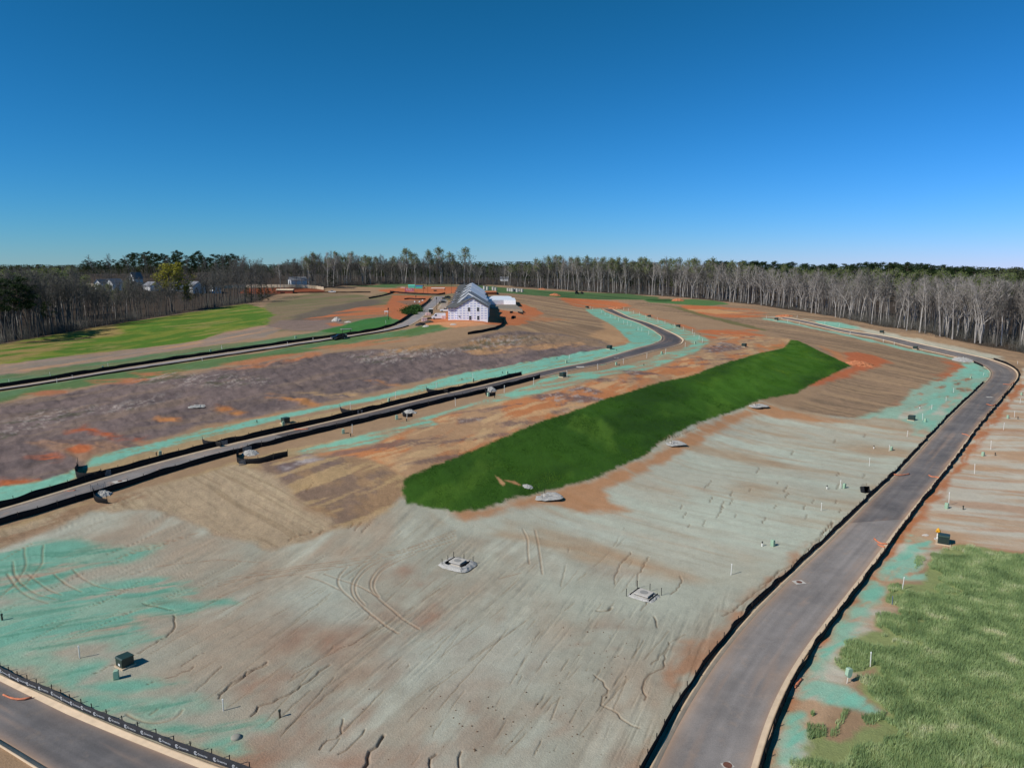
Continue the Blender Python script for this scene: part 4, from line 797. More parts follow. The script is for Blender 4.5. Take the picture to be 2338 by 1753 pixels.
def pole_mesh():
    a = MB().tube((0, 0, -.3), (0, 0, .97), .062, .058, 9, False).mesh('pipe', M_PVC); b = MB().lathe([(.075, .9), (.078, .98), (.05, 1.0)], n=9).mesh('cap', M_CAP); return a, b
POLE = pole_mesh(); STICK = MB().tube((0, 0, -.2), (0, 0, .9), .035, .03, 6).mesh('stake', M_PVC)
_ord = ['first', 'second', 'third', 'fourth', 'fifth', 'sixth', 'seventh', 'eighth', 'ninth', 'tenth', 'eleventh', 'twelfth', 'thirteenth', 'fourteenth', 'fifteenth', 'sixteenth', 'seventeenth', 'eighteenth', 'nineteenth', 'twentieth']
def ordinal(k): return _ord[k] if k < len(_ord) else 'twenty ' + _ord[k - 20]
def pole(u, v, h, label, tilt=(0, 0), group='white plastic pipe stubs beside the roads', thick=1.0):
    p = P1(u, v); r = empty('pipe_stub', p, random.uniform(0, 6)); tag(r, label, 'pipe stub', group)
    for n, me in zip(('pipe', 'cap'), POLE):
        o = link_mesh(n, me, r); o.scale = (thick, thick, h)
    r.rotation_euler = (tilt[0], tilt[1], 0); return r
def series(fn, pts, phrase, h):
    pts = sorted(pts, key=lambda q: q[0])
    for k, q in enumerate(pts):
        fn(q[0], q[1], q[2] if len(q) > 2 else h, phrase % ordinal(k), (random.uniform(-.05, .05), random.uniform(-.06, .06)))
Z4 = lambda *p: [(1250 + q[0] / 4.424, 550 + q[1] / 4.424) + tuple(q[2:]) for q in p]
series(pole, Z4((432,685),(458,700),(545,730),(582,750),(632,770),(683,790),(717,810),(770,838),(807,848),(843,865),(915,905),(952,910),(1022,945)), 'slim white pipe left of the far middle road, %s from left', 1.7)
series(pole, Z4((770,700),(818,710),(868,735),(929,750),(990,780),(1035,795),(1107,805),(1116,828),(1187,840),(1278,885,2.4),(1373,905),(1465,940,2.4),(1480,965),(1530,995),(1566,1030)), 'slim white pipe stub right of the far middle road, %s from left', 1.9)
series(pole, Z4((1390,1072),(1192,1140),(1003,1185),(768,1243),(508,1300)) + [(1295,861.6,2.2),(1218,879,2.2),(1151,897,2.2),(1040,927,2.1),(929,957,2.2),(804,989,2.1)], 'tall white pipe stub on the near verge of the middle road, %s from left', 1.9)
series(pole, [(800.5,937,2.1),(903,910,2.0),(996,886,1.7),(1080,865,1.7)] + Z4((219,1195),), 'white pipe stub on the far mint verge of the middle road, %s from left', 1.6)
series(pole, [(21,876),(115,859),(130,874),(166,866),(247,838),(462,824),(507,801),(506,796),(715,778),(657,789),(881,739),(879,757)], 'short white pipe stub in the green verge of the pale upper road, %s from left', 1.3)
series(pole, [(2177,896,1.6),(2160,915,1.3),(2127,935,1.6),(2106,959,2.0),(2071,997,1.7),(2030,1030,1.6),(1985,1063,1.9),(1918,1115,1.8),(1875,1166,1.6),(1669,1312,1.8),(2245,857,1.2)], 'white pipe stub left of the long right-hand road, %s from left', 1.6)
series(pole, [(2329,921,1.6),(2316,952,1.8),(2291,981,2.0),(2262,1026,2.2),(2225,1081,2.2),(2166,1153,2.6),(2060,1346,2.0),(1987,1521,1.9),(2323,831,1.3)], 'white pipe stub right of the long right-hand road, %s from left', 1.6)
series(pole, Z(1740, 570, 3.699, [(37,582),(215,612),(313,634),(530,628),(650,652),(295,577),(742,720),(1022,785),(1115,808),(1697,934)]), 'small white pipe stub beside the right road\'s far leg, %s from left', 1.6)
pole(182, 1502, 1.6, 'white pipe stub with thick lower sleeve on the green seeding at lower left'); pole(510, 1622.7, 1.4, 'white pipe stub on bare soil near the printed fence at lower left')
o = pole(1530, 1655, .9, 'white pipe offcut lying') if False else None

PEDM = (MB().prism([(-.27, .0), (.27, .0), (.25, .86), (.16, .97), (-.16, .97), (-.25, .86)], 'y', -.25, .25).mesh('body', M_PED), MB().box((0, 0, .955), (.4, .52, .05)).box((0, -.262, .5), (.40, .02, .72)).mesh('lid', M_PEDD))
def pedestal(u, v, h, label, tilt=(0, 0), rz=.55):
    r = empty('utility_pedestal', P1(u, v)); tag(r, label, 'utility box', 'pale green utility pedestals')
    for n, me in zip(('body', 'lid'), PEDM): o = link_mesh(n, me, r); o.scale = (h, h, h)
    r.rotation_euler = (tilt[0], tilt[1], rz + random.uniform(-.2, .2)); return r
pedestal(266, 1549, 1.05, 'pale green utility pedestal in front of the dark green transformer at lower left')
series(pedestal, [(366,1040,1.1),(647,972,1.1),(888,917,1.05),(1080,871,1.0),(1158,854,1.0)] + Z4((190,1235,1.1),), 'pale green utility pedestal on the far verge of the middle road, %s from left', 1)
series(pedestal, [(784,990,1.1),(906,957.5,1.1),(1115,905,1.1),(1407,834,1.1)] + Z4((1152,1142),(1490,1040)), 'pale green utility pedestal on the near verge of the middle road, %s from left', 1)
series(pedestal, [(1764.5,1246,1.1),(1927,1114,1.05),(2035,1028,1.05),(2112,963,1.0),(2216,864,.9)], 'pale green utility pedestal left of the long right-hand road, %s from left', 1)
series(pedestal, [(2161,1160,1.1),(2244,1041,1.05),(2301,955,1.0),(2332,902,.95)], 'pale green utility pedestal right of the long right-hand road, %s from left', 1)
series(pedestal, [(235,842,1.0),(481,804,1.0),(675,773,1.0),(790,772,1.5),(885,722,.8)], 'whitish utility pedestal in the green verge of the pale upper road, %s from left', 1)
# pedestal hung on a white stake at the edge of the tall grass
r = empty('staked_pedestal', P1(1933.6, 1559)); tag(r, 'pale green box held up on a white stake at the edge of the tall grass', 'utility box', 'pale green utility pedestals')
MB().tube((0, 0, -.2), (.0, 0, 1.0), .04, .04, 6).build('stake', M_PVC, r); MB().prism([(-.12, .75), (.12, .75), (.3, 1.0), (.3, 1.72), (.2, 1.8), (-.2, 1.8), (-.3, 1.72), (-.3, 1.0)], 'y', -.22, .22).build('box', M_PEDD, r); r.rotation_euler = (0, .12, .3)
VALM = (MB().tube((0, 0, -.2), (0, 0, .55), .11, .10, 9).mesh('pipe', M_BRN), MB().lathe([(.13, .5), (.14, .66), (.05, .7)], n=9).mesh('cap', M_DKG))
def marker(u, v, h, label, tilt=(0, 0)):
    r = empty('meter_marker', P1(u, v)); tag(r, label, 'marker post', 'short dark marker posts')
    for n, me in zip(('pipe', 'cap'), VALM): o = link_mesh(n, me, r); o.scale = (1, 1, h)
    r.rotation_euler = (tilt[0], tilt[1], 0)
marker(639, 1637, 1.3, 'short dark green marker post standing alone on the rose soil at the bottom'); marker(5, 1415, 1.3, 'dark marker post at the left picture edge in green seeding')
series(marker, [(800.5,996),(928.5,962),(1129,908),(1470,835)] + Z4((725,1262),(895,905)), 'short brown marker post on the near side of the middle road, %s from left', 1.0)
series(marker, [(357,1039),(587,965),(1054.7,868),(1147,853)] + Z4((95,1195),(700,1110)), 'short brown marker post on the far side of the middle road, %s from left', 1.0)
series(marker, Z4((1253,852),(1540,950),(1570,1035)) , 'tiny dark marker post in the mint strip outside the far bend, %s from left', .9)
series(marker, [(2199,1163),(2272,1040),(2324,957)], 'short dark marker post in pale soil right of the right-hand road, %s from left', 1.1)
VM2 = (MB().tube((0, 0, -.2), (0, 0, .5), .14, .12, 9).mesh('collar', M_PVC), MB().lathe([(.1, .45), (.12, .75), (.06, .82)], n=9).mesh('stem', M_BLK))
def valve(u, v, h, label, tilt=(0, 0)):
    r = empty('valve_post', P1(u, v)); tag(r, label, 'valve post', 'valve posts with white collars')
    for n, me in zip(('collar', 'stem'), VM2): link_mesh(n, me, r)
series(valve, [(1740,1246),(1888,1116),(1995,1024),(2100,932)], 'small valve post with white collar left of the right-hand road, %s from left', 1.0)

def transformer(u, v, label, rz=0.0, k=1.0, lab=True):
    r = empty('pad_transformer', P1(u, v), rz); tag(r, label, 'transformer', 'dark green pad transformers')
    MB().box((0, 0, .02), (1.75 * k, 1.65 * k, .3)).build('pad', M_PAD, r)
    b = MB().prism([(-.72 * k, .17), (.72 * k, .17), (.72 * k, .98 * k + .17), (-.62 * k, 1.06 * k + .17), (-.72 * k, .92 * k + .17)], 'x', -.66 * k, .66 * k).build('tank', M_DKG, r, bevel=.03)
    MB().prism([(-.76 * k, .92 * k + .17), (.76 * k, .985 * k + .17), (.76 * k, 1.05 * k + .17), (-.64 * k, 1.13 * k + .17), (-.76 * k, 1.0 * k + .17)], 'x', -.70 * k, .70 * k).build('lid', M_DKG2, r)
    if lab:
        MB().box((.1 * k, -.735 * k, .5 * k), (.36, .02, .26)).build('warning_label', M_LBL, r); MB().box((0, .45 * k, 1.17 * k), (.2, .12, .06)).build('lifting_lug', M_LBL, r)
    return r
def rzpx(a, b): return wang(a, b)
transformer(286, 1519, 'dark green transformer with white label on a tan pad at lower left', rzpx((266, 1521), (286, 1532)))
transformer(2153.5, 1240, 'dark green transformer beside the yellow hydrant above the tall grass', rzpx((2141, 1246), (2166, 1250)), 1.25, False)
TR = [(652,966,'dark green transformer behind a pale pedestal on the far verge of the middle road'),(1285,860.5,'dark green transformer on the near verge just past the end of the fences'),
 (1250+625/4.424,550+1092/4.424,'dark green transformer in the mint strip inside the road bend'),(1250+400/4.424,550+680/4.424,'tiny dark transformer at the far left tip of the mint strip'),
 (1250+1027/4.424,550+772/4.424,'dark transformer halfway along the far mint strip right of the road'),(1250+1320/4.424,550+873/4.424,'dark green transformer among white stubs outside the road bend'),
 (1250+1985/4.424,550+1068/4.424,'dark cabinet alone on the orange lots left of the green bank tip'),(1740+120/3.699,570+596/3.699,'small transformer at the far end of the right road'),
 (1740+1010/3.699,570+706/3.699,'dark transformer alone on pale soil beyond the right road'),(1740+1293/3.699,570+840/3.699,'dark transformer on the near mint edge of the right road leg'),(2081,959,'grey-green transformer left of the right-hand road by a white stub')]
for u, v, lb in TR: transformer(u, v, lb, wang((800, 960), (1100, 890)), 1.15, False)

def socket_sock(px, label, key, r=.11):
    W = smooth(resample(P(px)[:, :2], .35), 2); pts = [(x, y, RZ(key, x, y) + .09 + r * .4) for x, y in W]; o = MB().path(pts, [r * random.uniform(.75, 1.2) for _ in pts], 7).build('inlet_sock', M_ORG, None, True)
    tag(o, label, 'inlet sock', 'orange inlet socks on the kerbs')
socket_sock([(2038,1085),(2046,1087),(2060,1087),(2076,1084)], 'thin orange sock across the left kerb halfway along the right road', 'right')
socket_sock([(2148,1093),(2140,1090),(2126,1090),(2120,1086)], 'orange sock on the right kerb opposite the thin one', 'right', .14)
socket_sock([(2222,992),(2215,997),(2207,993),(2196,991)], 'orange sock at the pale seam across the right road', 'right', .14)
socket_sock([(2273,925),(2265,928),(2258,926),(2252,924)], 'orange sock on the right kerb near the round manhole', 'right', .13)
socket_sock([(2316,876),(2306,881),(2298,880),(2290,879)], 'orange sock on the right kerb below the far bend', 'right', .12)
socket_sock([(2026,1243),(2010,1243),(2002,1237),(1996,1232)], 'orange sock on the right kerb near the yellow hydrant', 'right', .15)
socket_sock([(2020,1250),(2012,1249),(2004,1244)], 'short second orange sock lying against the kerb sock near the hydrant', 'right', .13)
socket_sock([(8,1589),(25,1597),(45,1600),(60,1599),(73,1594)], 'bent orange sock across the kerb in the bottom left corner', 'corner', .12)
socket_sock([(147,1121),(160,1121),(172,1120)], 'orange sock on the far gutter of the middle road near the left edge', 'middle', .13)
socket_sock([(673,981),(688,982),(704,981)], 'orange sock on the far gutter of the middle road beyond the green transformer', 'middle', .13)
socket_sock([(1830,1551),(1822,1560),(1814,1571)], 'orange sock draped behind the right fence at the bottom', 'right', .14)

def manhole(u, v, label, key, sq=1.7, lid=M_RUST, rz=0.0):
    p = P1(u, v); p.z = RZ(key, p.x, p.y); r = empty('manhole', p, rz); tag(r, label, 'manhole', 'manholes in the roads')
    MB().box((0, 0, 0), (sq, sq * .8, .05)).build('collar', M_CON, r); MB().lathe([(.40, .02), (.42, .05), (.36, .045), (.1, .05)], n=20).build('cover', lid, r)
manhole(1824.5, 1331, 'rust-red manhole cover in a white square collar on the near right road', 'right', 1.55, rz=.2)
manhole(274, 1099.5, 'dark manhole cover in a white square collar on the middle road at left', 'middle', 2.3, rz=wang((271,1100),(400,1060)))
manhole(1661, 1748, 'rusty manhole cover in a stained ring at the bottom of the right road', 'right', 1.0, rz=.3)
manhole(2259, 907, 'pale round manhole far up the right road', 'right', 2.0, M_CONG)
manhole(1325, 838.5, 'pale square manhole on the dark middle road past the fence ends', 'middle', 2.6, M_CON)
manhole(1407, 817, 'small manhole with white edge on the dark middle road before the bend', 'middle', 1.6, M_BLK)
manhole(1480, 746, 'pale square manhole on the far leg of the middle road', 'middle', 2.2, M_CON)

def heap(u, v, w, h, label, m=M_GRV, name='gravel_heap', cat='gravel heap', group='pale gravel heaps', sq=.8, seed=1):
    p = P1(u, v); g = MB(); n = 26; rings = 7; V = []; rg = np.random.default_rng(seed)
    for k in range(rings):
        t = k / (rings - 1); rad = w / 2 * (1 - t ** 1.2) + .02
        for q in range(n):
            a = 2 * math.pi * q / n; rr_ = rad * (1 + rg.normal(0, .09)); x = p.x + math.cos(a) * rr_; y = p.y + math.sin(a) * rr_ * sq
            V.append((x - p.x, y - p.y, float(hbase(x, y)) - p.z - .08 + h * (1 - (1 - t) ** 1.6) * (1 + rg.normal(0, .09)) + .1))
    F = [(k * n + q, k * n + (q + 1) % n, (k + 1) * n + (q + 1) % n, (k + 1) * n + q) for k in range(rings - 1) for q in range(n)] + [tuple(range((rings - 1) * n, rings * n))]
    o = g.add(V, F).build(name, m, None, False); o.location = p; tag(o, label, cat, group); return o
heap(233, 1129, 3.2, .8, 'pale gravel heap behind the curled fence nearest the left edge', seed=2); heap(571, 1036, 3.4, .8, 'pale gravel heap in the long hooked fence', seed=3); heap(934, 943, 3.6, .9, 'white gravel heap in the fence pocket beside a pale pedestal', seed=4); heap(1119, 893, 3.6, 1.2, 'pale domed gravel heap in the fence pocket by two poles', seed=5)
heap(2197, 822, 9, 1.0, 'white gravel spilled at the corner where the right road bends', sq=.7, seed=6); heap(1205, 1111, 2.2, .35, 'small pale gravel spill at the foot of the green bank', seed=7)
M_CLAY = mat('orange clay', (188, 120, 82), .95, .25, 1.5, .12, 3)
for u, v, w, h, lb in ((1267,675,9,1.6,'orange clay heap on the green strip near the far road end'),(1964,832,11,1.3,'pale orange clay heap at the tip of the green bank'),(1548,687,9,1.6,'orange clay heap in the far grass island'),(1406,704,10,1.0,'low tan clay heap at the end of the middle road'),(1238,661,7,1.0,'distant clay heap on the green strip'),(1790,722,10,.9,'tan clay heap at the far end of the right road')):
    heap(u, v, w, h, lb, M_CLAY, 'clay_heap', 'clay heap', 'clay heaps on the graded ground', .7, int(u))

def storm_inlet(u, v, label, rz, box=2.0, skirt=4.6, h=.42, boxh=.38, stakes=5, trench=True, pale=False, seed=0):
    p = P1(u, v); r = empty('storm_inlet', p, rz); tag(r, label, 'storm inlet', 'concrete storm inlets'); rg = np.random.default_rng(seed)
    n = 28; V = []; prof = [(skirt / 2, 0.02), (skirt / 2 * .86, h * .7), (skirt / 2 * .66, h), (box / 2 * 1.25 + .12, h * (.75 if not trench else .15))]
    for rad, z in prof:
        for q in range(n):
            a = 2 * math.pi * q / n; c, s = math.cos(a), math.sin(a); sc = 1 / (abs(c) ** 5 + abs(s) ** 5) ** .2; rr_ = rad * sc * (1 + rg.normal(0, .035)); V.append((c * rr_, s * rr_ * .85, z + rg.normal(0, .035)))
    F = [(k * n + q, k * n + (q + 1) % n, (k + 1) * n + (q + 1) % n, (k + 1) * n + q) for k in range(3) for q in range(n)] + [tuple(range(3 * n, 4 * n))]
    MB().add(V, F).build('gravel_skirt', M_GRV, r)
    top = h * .4 + boxh if trench else h + .12
    MB().box((0, 0, top - .1), (box, box * .86, .2)).box((0, 0, (top - .2) / 2), (box * .8, box * .66, top - .2)).build('lid_slab', M_CON, r)
    MB().lathe([(box * .27, top), (box * .27, top + .03), (box * .22, top + .02), (.02, top + .025)], n=22).build('cover', M_CONG, r)
    if trench:
        f = MB(); w2 = box / 2 + .42
        for x0, y0, x1, y1 in ((-w2, -w2 * .85, -w2, w2 * .85), (w2, -w2 * .85, w2, w2 * .85), (-w2, w2 * .85, -.2, w2 * .85)): f.box(((x0 + x1) / 2, (y0 + y1) / 2, h * .7), (abs(x1 - x0) + .05, abs(y1 - y0) + .05, h * 1.2))
        f.build('dark_fabric', M_FAB, r)
    sp = [(-.62, -.55), (-.62, .55), (.0, .62), (.62, .55), (.62, -.55), (-.62, 0)][:stakes]
    for x, y in sp: MB().box((x * (box + .9), y * (box + .8), .55), (.07, .07, 1.3)).build('stake', M_BLK, r)
    return r
storm_inlet(1045, 1289, 'square storm inlet with white gravel skirt and dark stakes on the pale ground', wang((1030,1290),(1054,1297)), 2.1, 5.4, .45, .55, 6, seed=1)
storm_inlet(1470, 1360, 'square storm inlet in a grey gravel ring below two rills', wang((1447,1363),(1470,1370)), 2.2, 4.0, .3, .45, 4, seed=2)
storm_inlet(1249, 1133, 'flat white storm inlet pad at the near foot of the green bank', .3, 1.5, 5.8, .25, .2, 3, False, seed=3)
storm_inlet(1538, 1012, 'flat white storm inlet pad halfway along the foot of the green bank', .4, 1.6, 5.6, .25, .2, 2, False, seed=4)
storm_inlet(1727, 926, 'distant white storm inlet pad at the far foot of the green bank', .4, 1.6, 6.6, .25, .2, 1, False, seed=5)
storm_inlet(450, 928, 'small white storm inlet pad on the purple terrace at left', .3, 1.6, 4.2, .25, .2, 1, False, seed=6)
# hydrant with its white riser
p = P1(2140, 1231); r = empty('fire_hydrant', p, .3); tag(r, 'yellow fire hydrant on a tall white barrel beside the dark transformer', 'hydrant')
MB().lathe([(.17, -.2), (.17, .25), (.2, .3), (.14, .36), (.14, .72), (.19, .76), (.15, .82), (.12, 1.25)], n=12).build('barrel', M_PVC, r)
MB().lathe([(.13, 1.2), (.28, 1.25), (.28, 1.32), (.2, 1.36), (.22, 1.62), (.3, 1.66), (.26, 1.8), (.12, 1.92), (.07, 1.95), (.07, 2.05)], n=14).tube((-.42, 0, 1.5), (.42, 0, 1.5), .13, .13, 10).tube((0, -.4, 1.46), (0, 0, 1.46), .16, .16, 10).build('head', M_YEL, r)
MB().lathe([(.5, 0.0), (.52, .12), (.3, .14)], n=16).build('collar', M_CON, r)
heap(2113, 1222, 1.2, .22, 'small white concrete scrap left of the hydrant', M_CON, 'concrete_scrap', 'concrete scrap', 'concrete scraps', .6, 9)
# open black box leaning on the left fence
p = P1(1976, 1124); r = empty('black_bin', p, .55); tag(r, 'open black plastic box tipped towards the road at the left fence', 'plastic box')
b = MB(); 
for c, d in (((0, 0, .05), (1.5, 1.0, .08)), ((-.72, 0, .62), (.08, 1.0, 1.15)), ((.72, 0, .62), (.08, 1.0, 1.15)), ((0, .47, .62), (1.5, .08, 1.15)), ((0, 0, 1.2), (1.5, 1.0, .08))): b.box(c, d)
b.build('shell', M_BLK, r); MB().box((0, .2, .6), (1.3, .05, .05)).box((0, .3, .8), (1.3, .05, .05)).build('rib', M_POST, r); r.rotation_euler = (-.35, .1, .35)
# domed cover, stake, stones
p = P1(539, 1684); r = empty('cleanout_cover', p); tag(r, 'grey domed cover lying in the green seeding by the printed fence', 'cover'); MB().lathe([(.52, -.1), (.5, .16), (.34, .28), (.1, .31)], n=20).build('dome', mat('grey cover', (150, 148, 136), .9, .1), r, True)
p = P1(2037, 1380); r = empty('blue_stake', p); tag(r, 'thin blue marking stake at the edge of the tall grass', 'stake'); MB().tube((0, 0, -.2), (0, .05, 1.3), .03, .03, 6).build('shaft', mat('blue paint', (66, 86, 160), .6), r)
# stones and clods, scattered, each a thing
M_CLOD = mat('clod', (112, 92, 72), .95, .2, 4); clods = []
for k in range(3):
    b = bmesh.new(); bmesh.ops.create_icosphere(b, subdivisions=1, radius=.16); rg = np.random.default_rng(k)
    for v in b.verts: v.co *= 1 + rg.normal(0, .2); v.co.z *= .75
    me = bpy.data.meshes.new('clod'); b.to_mesh(me); b.free(); me.materials.append(M_CLOD); clods.append(me)
cp = [(RNG.normal(1180, 130), RNG.normal(1660, 60)) for _ in range(70)] + [(RNG.normal(1360, 70), RNG.normal(1500, 40)) for _ in range(40)]
cp = [q for q in cp if q[1] < 1750 and q[0] < 1445]; cw = P(cp)
for k, q in enumerate(cw):
    o = link_mesh('clod', clods[k % 3], None, tuple(q)); o.scale = [random.uniform(.3, .7)] * 3; o.rotation_euler = (random.random() * 6, random.random() * 6, random.random() * 6); tag(o, 'small dark soil clod scattered on the graded ground at the bottom', 'soil clod', 'soil clods scattered on the graded ground')

# ------------------------------------------------------------------ the wrapped townhouses
def wrap_mat():
    m = bpy.data.materials.new('printed house wrap'); m.use_nodes = True; n, l = m.node_tree.nodes, m.node_tree.links; b = n['Principled BSDF']; b.inputs['Roughness'].default_value = .6
    g = n.new('ShaderNodeTexCoord'); sx = n.new('ShaderNodeSeparateXYZ'); l.new(g.outputs['Object'], sx.inputs[0])
    def M(op, a, c=None):
        q = n.new('ShaderNodeMath'); q.operation = op
        for k, s in ((0, a), (1, c)):
            if s is None: continue
            if isinstance(s, (int, float)): q.inputs[k].default_value = s
            else: l.new(s, q.inputs[k])
        return q.outputs[0]
    hx = M('ADD', sx.outputs['X'], M('MULTIPLY', sx.outputs['Y'], .83))
    fx = M('FRACT', M('DIVIDE', hx, 1.48)); fz = M('FRACT', M('DIVIDE', M('ADD', sx.outputs['Z'], .25), 1.0))
    bx = M('MULTIPLY', M('GREATER_THAN', fx, .16), M('LESS_THAN', fx, .86)); bz = M('MULTIPLY', M('GREATER_THAN', fz, .10), M('LESS_THAN', fz, .62))
    nz = n.new('ShaderNodeTexNoise'); nz.inputs['Scale'].default_value = .5; l.new(g.outputs['Object'], nz.inputs['Vector'])
    rowid = M('FLOOR', M('DIVIDE', M('ADD', sx.outputs['Z'], .25), 1.0)); faint = M('ADD', .06, M('MULTIPLY', M('GREATER_THAN', M('FRACT', M('MULTIPLY', rowid, .3333)), .2), .58))
    k = M('MULTIPLY', M('MULTIPLY', bx, bz), M('MULTIPLY', faint, M('ADD', .55, M('MULTIPLY', nz.outputs['Fac'], .6))))
    mx = n.new('ShaderNodeMix'); mx.data_type = 'RGBA'; mx.inputs['A'].default_value = rgb((246, 246, 246)); mx.inputs['B'].default_value = rgb((98, 116, 194)); l.new(k, mx.inputs['Factor']); l.new(mx.outputs['Result'], b.inputs['Base Color']); return m
M_WRAP = wrap_mat(); M_SHG = mat('charcoal shingles', (92, 93, 92), .9, .14, 1.2, .03, 6); M_SHL = mat('grey shingles', (138, 140, 142), .9, .12, 1.2, .03, 6); M_UND = mat('white roof underlay', (232, 234, 238), .6, .05); M_FAS = mat('white fascia', (228, 228, 226), .6, .04); M_WIN = mat('dark window opening', (14, 15, 18), .3, .1); M_FRM = mat('window frame', (222, 222, 220), .5, .05); M_OSB = mat('sheathing board', (190, 160, 112), .9, .15)
GZ0 = 24.0
def hb(label, name, secs, xe, x0, base, group='wrapped townhouse blocks'):
    """secs: list of (y0, y1, ridge height above base, eave height, left x, right x, ridge x, right-slope material)"""
    r = empty(name, (x0, secs[0][0], base)); tag(r, label, 'townhouses', group); Y0 = secs[0][0]
    for k, (y0, y1, rh, eh, xl, xr, xm, mr) in enumerate(secs):
        a, b = y0 - Y0, y1 - Y0; xl, xr, xm = xl - x0, xr - x0, xm - x0
        fq = (y0 - 303) / 217; fz = (y1 - 303) / 217; e0, e1, t0, t1 = 5.45 + 3.7 * fq, 5.45 + 3.7 * fz, 8.0 + 2.0 * fq, 8.0 + 2.0 * fz
        MB().add([(xl - .6, a - .05, e0), (xl + 5.0, a - .05, t0), (xl + 5.0, b, t1), (xl - .6, b, e1), (xl - .6, a - .05, e0 - .3), (xl + 5.0, a - .05, t0 - .3), (xl + 5.0, b, t1 - .3), (xl - .6, b, e1 - .3)], [(0, 1, 2, 3), (7, 6, 5, 4), (0, 4, 5, 1), (1, 5, 6, 2), (2, 6, 7, 3), (3, 7, 4, 0)]).build('roof', M_SHG, r)
        MB().prism([(xl + .3, -2.5), (xr - .3, -2.5), (xr - .3, eh), (xm, rh - .35), (xl + 4.2, t0 - .9), (xl + .3, e0 - .3)], 'y', a, b).build('wall', M_WRAP, r)
        t = .28; ov = .55
        for side, (xs, mm) in enumerate(((xl + 4.2, M_SHG), (xr, mr))):
            sg = -1 if side == 0 else 1; sl = (rh - (t0 - .7 if side == 0 else eh)) / abs(xm - xs); xo = xs + sg * .5; zo = (t0 - .7 if side == 0 else eh) - sl * .5
            MB().prism([(xm, rh - .25), (xo, zo - .25), (xo, zo), (xm, rh)], 'y', a - ov, b - .04).build('roof', mm, r)
            MB().prism([(xm, rh - .6), (xo, zo - .6), (xo, zo + .08), (xm, rh + .08)], 'y', a - ov - .14, a - ov + .05).build('fascia', M_FAS, r)
    return r
FX0 = -26.8
ax = lambda y: -(y - 295) * .052
def secrow(y0, y1, n, hi0):
    out = []
    for k in range(n):
        a = y0 + (y1 - y0) * k / n; b = y0 + (y1 - y0) * (k + 1) / n; up = (k + hi0) % 2; o = ax(a); w = 0 if k % 3 else .5
        out.append((a, b, 10.65 + (.65 if up else -.5), 5.5 + (.6 if up else -.5), -26.8 + o, -9.9 + o + w * .6, -18.0 + o, M_UND if (k + hi0) > 2 or hi0 == 2 else M_SHL))
    return out
secsA = secrow(303, 408, 5, 1)
hA = hb('near block of townhouses wrapped in white and blue printed sheeting', 'townhouse_block', secsA, 17, -18.3, GZ0)
# front end volume with its own lower gable and four window openings
fr_ = MB(); MB().prism([(-4.6, -2.5), (8.25, -2.5), (8.25, 5.8), (1.95, 9.3), (-4.6, 5.75)], 'y', -8, -.05).build('wall', M_WRAP, hA)
MB().prism([(-8.2, -2.5), (-4.6, -2.5), (-4.6, 5.65), (-8.2, 5.55)], 'y', -7.4, -.06).build('wall', M_WRAP, hA)
MB().prism([(1.95, 9.45), (8.75, 5.65), (8.75, 5.9), (1.95, 9.75)], 'y', -8.5, .3).build('roof', M_SHL, hA)
MB().prism([(1.95, 9.25), (8.8, 5.42), (8.8, 5.92), (1.95, 9.8)], 'y', -8.66, -8.45).build('fascia', M_SHG, hA)
MB().add([(-9.0, -8.4, 5.6), (-4.9, -8.4, 5.62), (1.95, -8.4, 9.72), (1.95, -.2, 9.72), (-9.0, -.2, 5.62), (-9.0, -8.4, 5.35), (-4.9, -8.4, 5.35), (1.95, -8.4, 9.4), (1.95, -.2, 9.4), (-9.0, -.2, 5.35)], [(0, 1, 2, 3, 4), (9, 8, 7, 6, 5), (0, 5, 6, 1), (1, 6, 7, 2), (2, 7, 8, 3), (3, 8, 9, 4), (4, 9, 5, 0)]).build('roof', M_SHG, hA)
for x, z in ((.45, 4.05), (4.2, 4.05), (.95, .55), (4.25, .55)):
    w = MB(); w.box((x, -8.03, z + .72), (1.05, .1, 1.75)); o = w.build('window', M_FRM, hA)
    MB().box((x, -8.09, z + 1.12), (.82, .04, .68)).box((x, -8.09, z + .33), (.82, .04, .68)).build('opening', M_WIN, o)
MB().add([(-4.1, -8.03, 2.1), (-3.2, -8.03, 2.1), (-3.2, -8.03, 1.3), (-4.1, -8.1, 2.1), (-3.2, -8.1, 2.1), (-3.2, -8.1, 1.3)], [(0, 1, 2), (5, 4, 3), (0, 3, 4, 1), (1, 4, 5, 2), (2, 5, 3, 0)]).build('torn_flap', M_SHG, hA)
xB = lambda q: q + ax(412)
secsB = secrow(410, 520, 5, 2)
hB = hb('far block of townhouses with stepped grey and white gable roofs', 'townhouse_block', secsB, 17, xB(-18.3), GZ0 + .1)
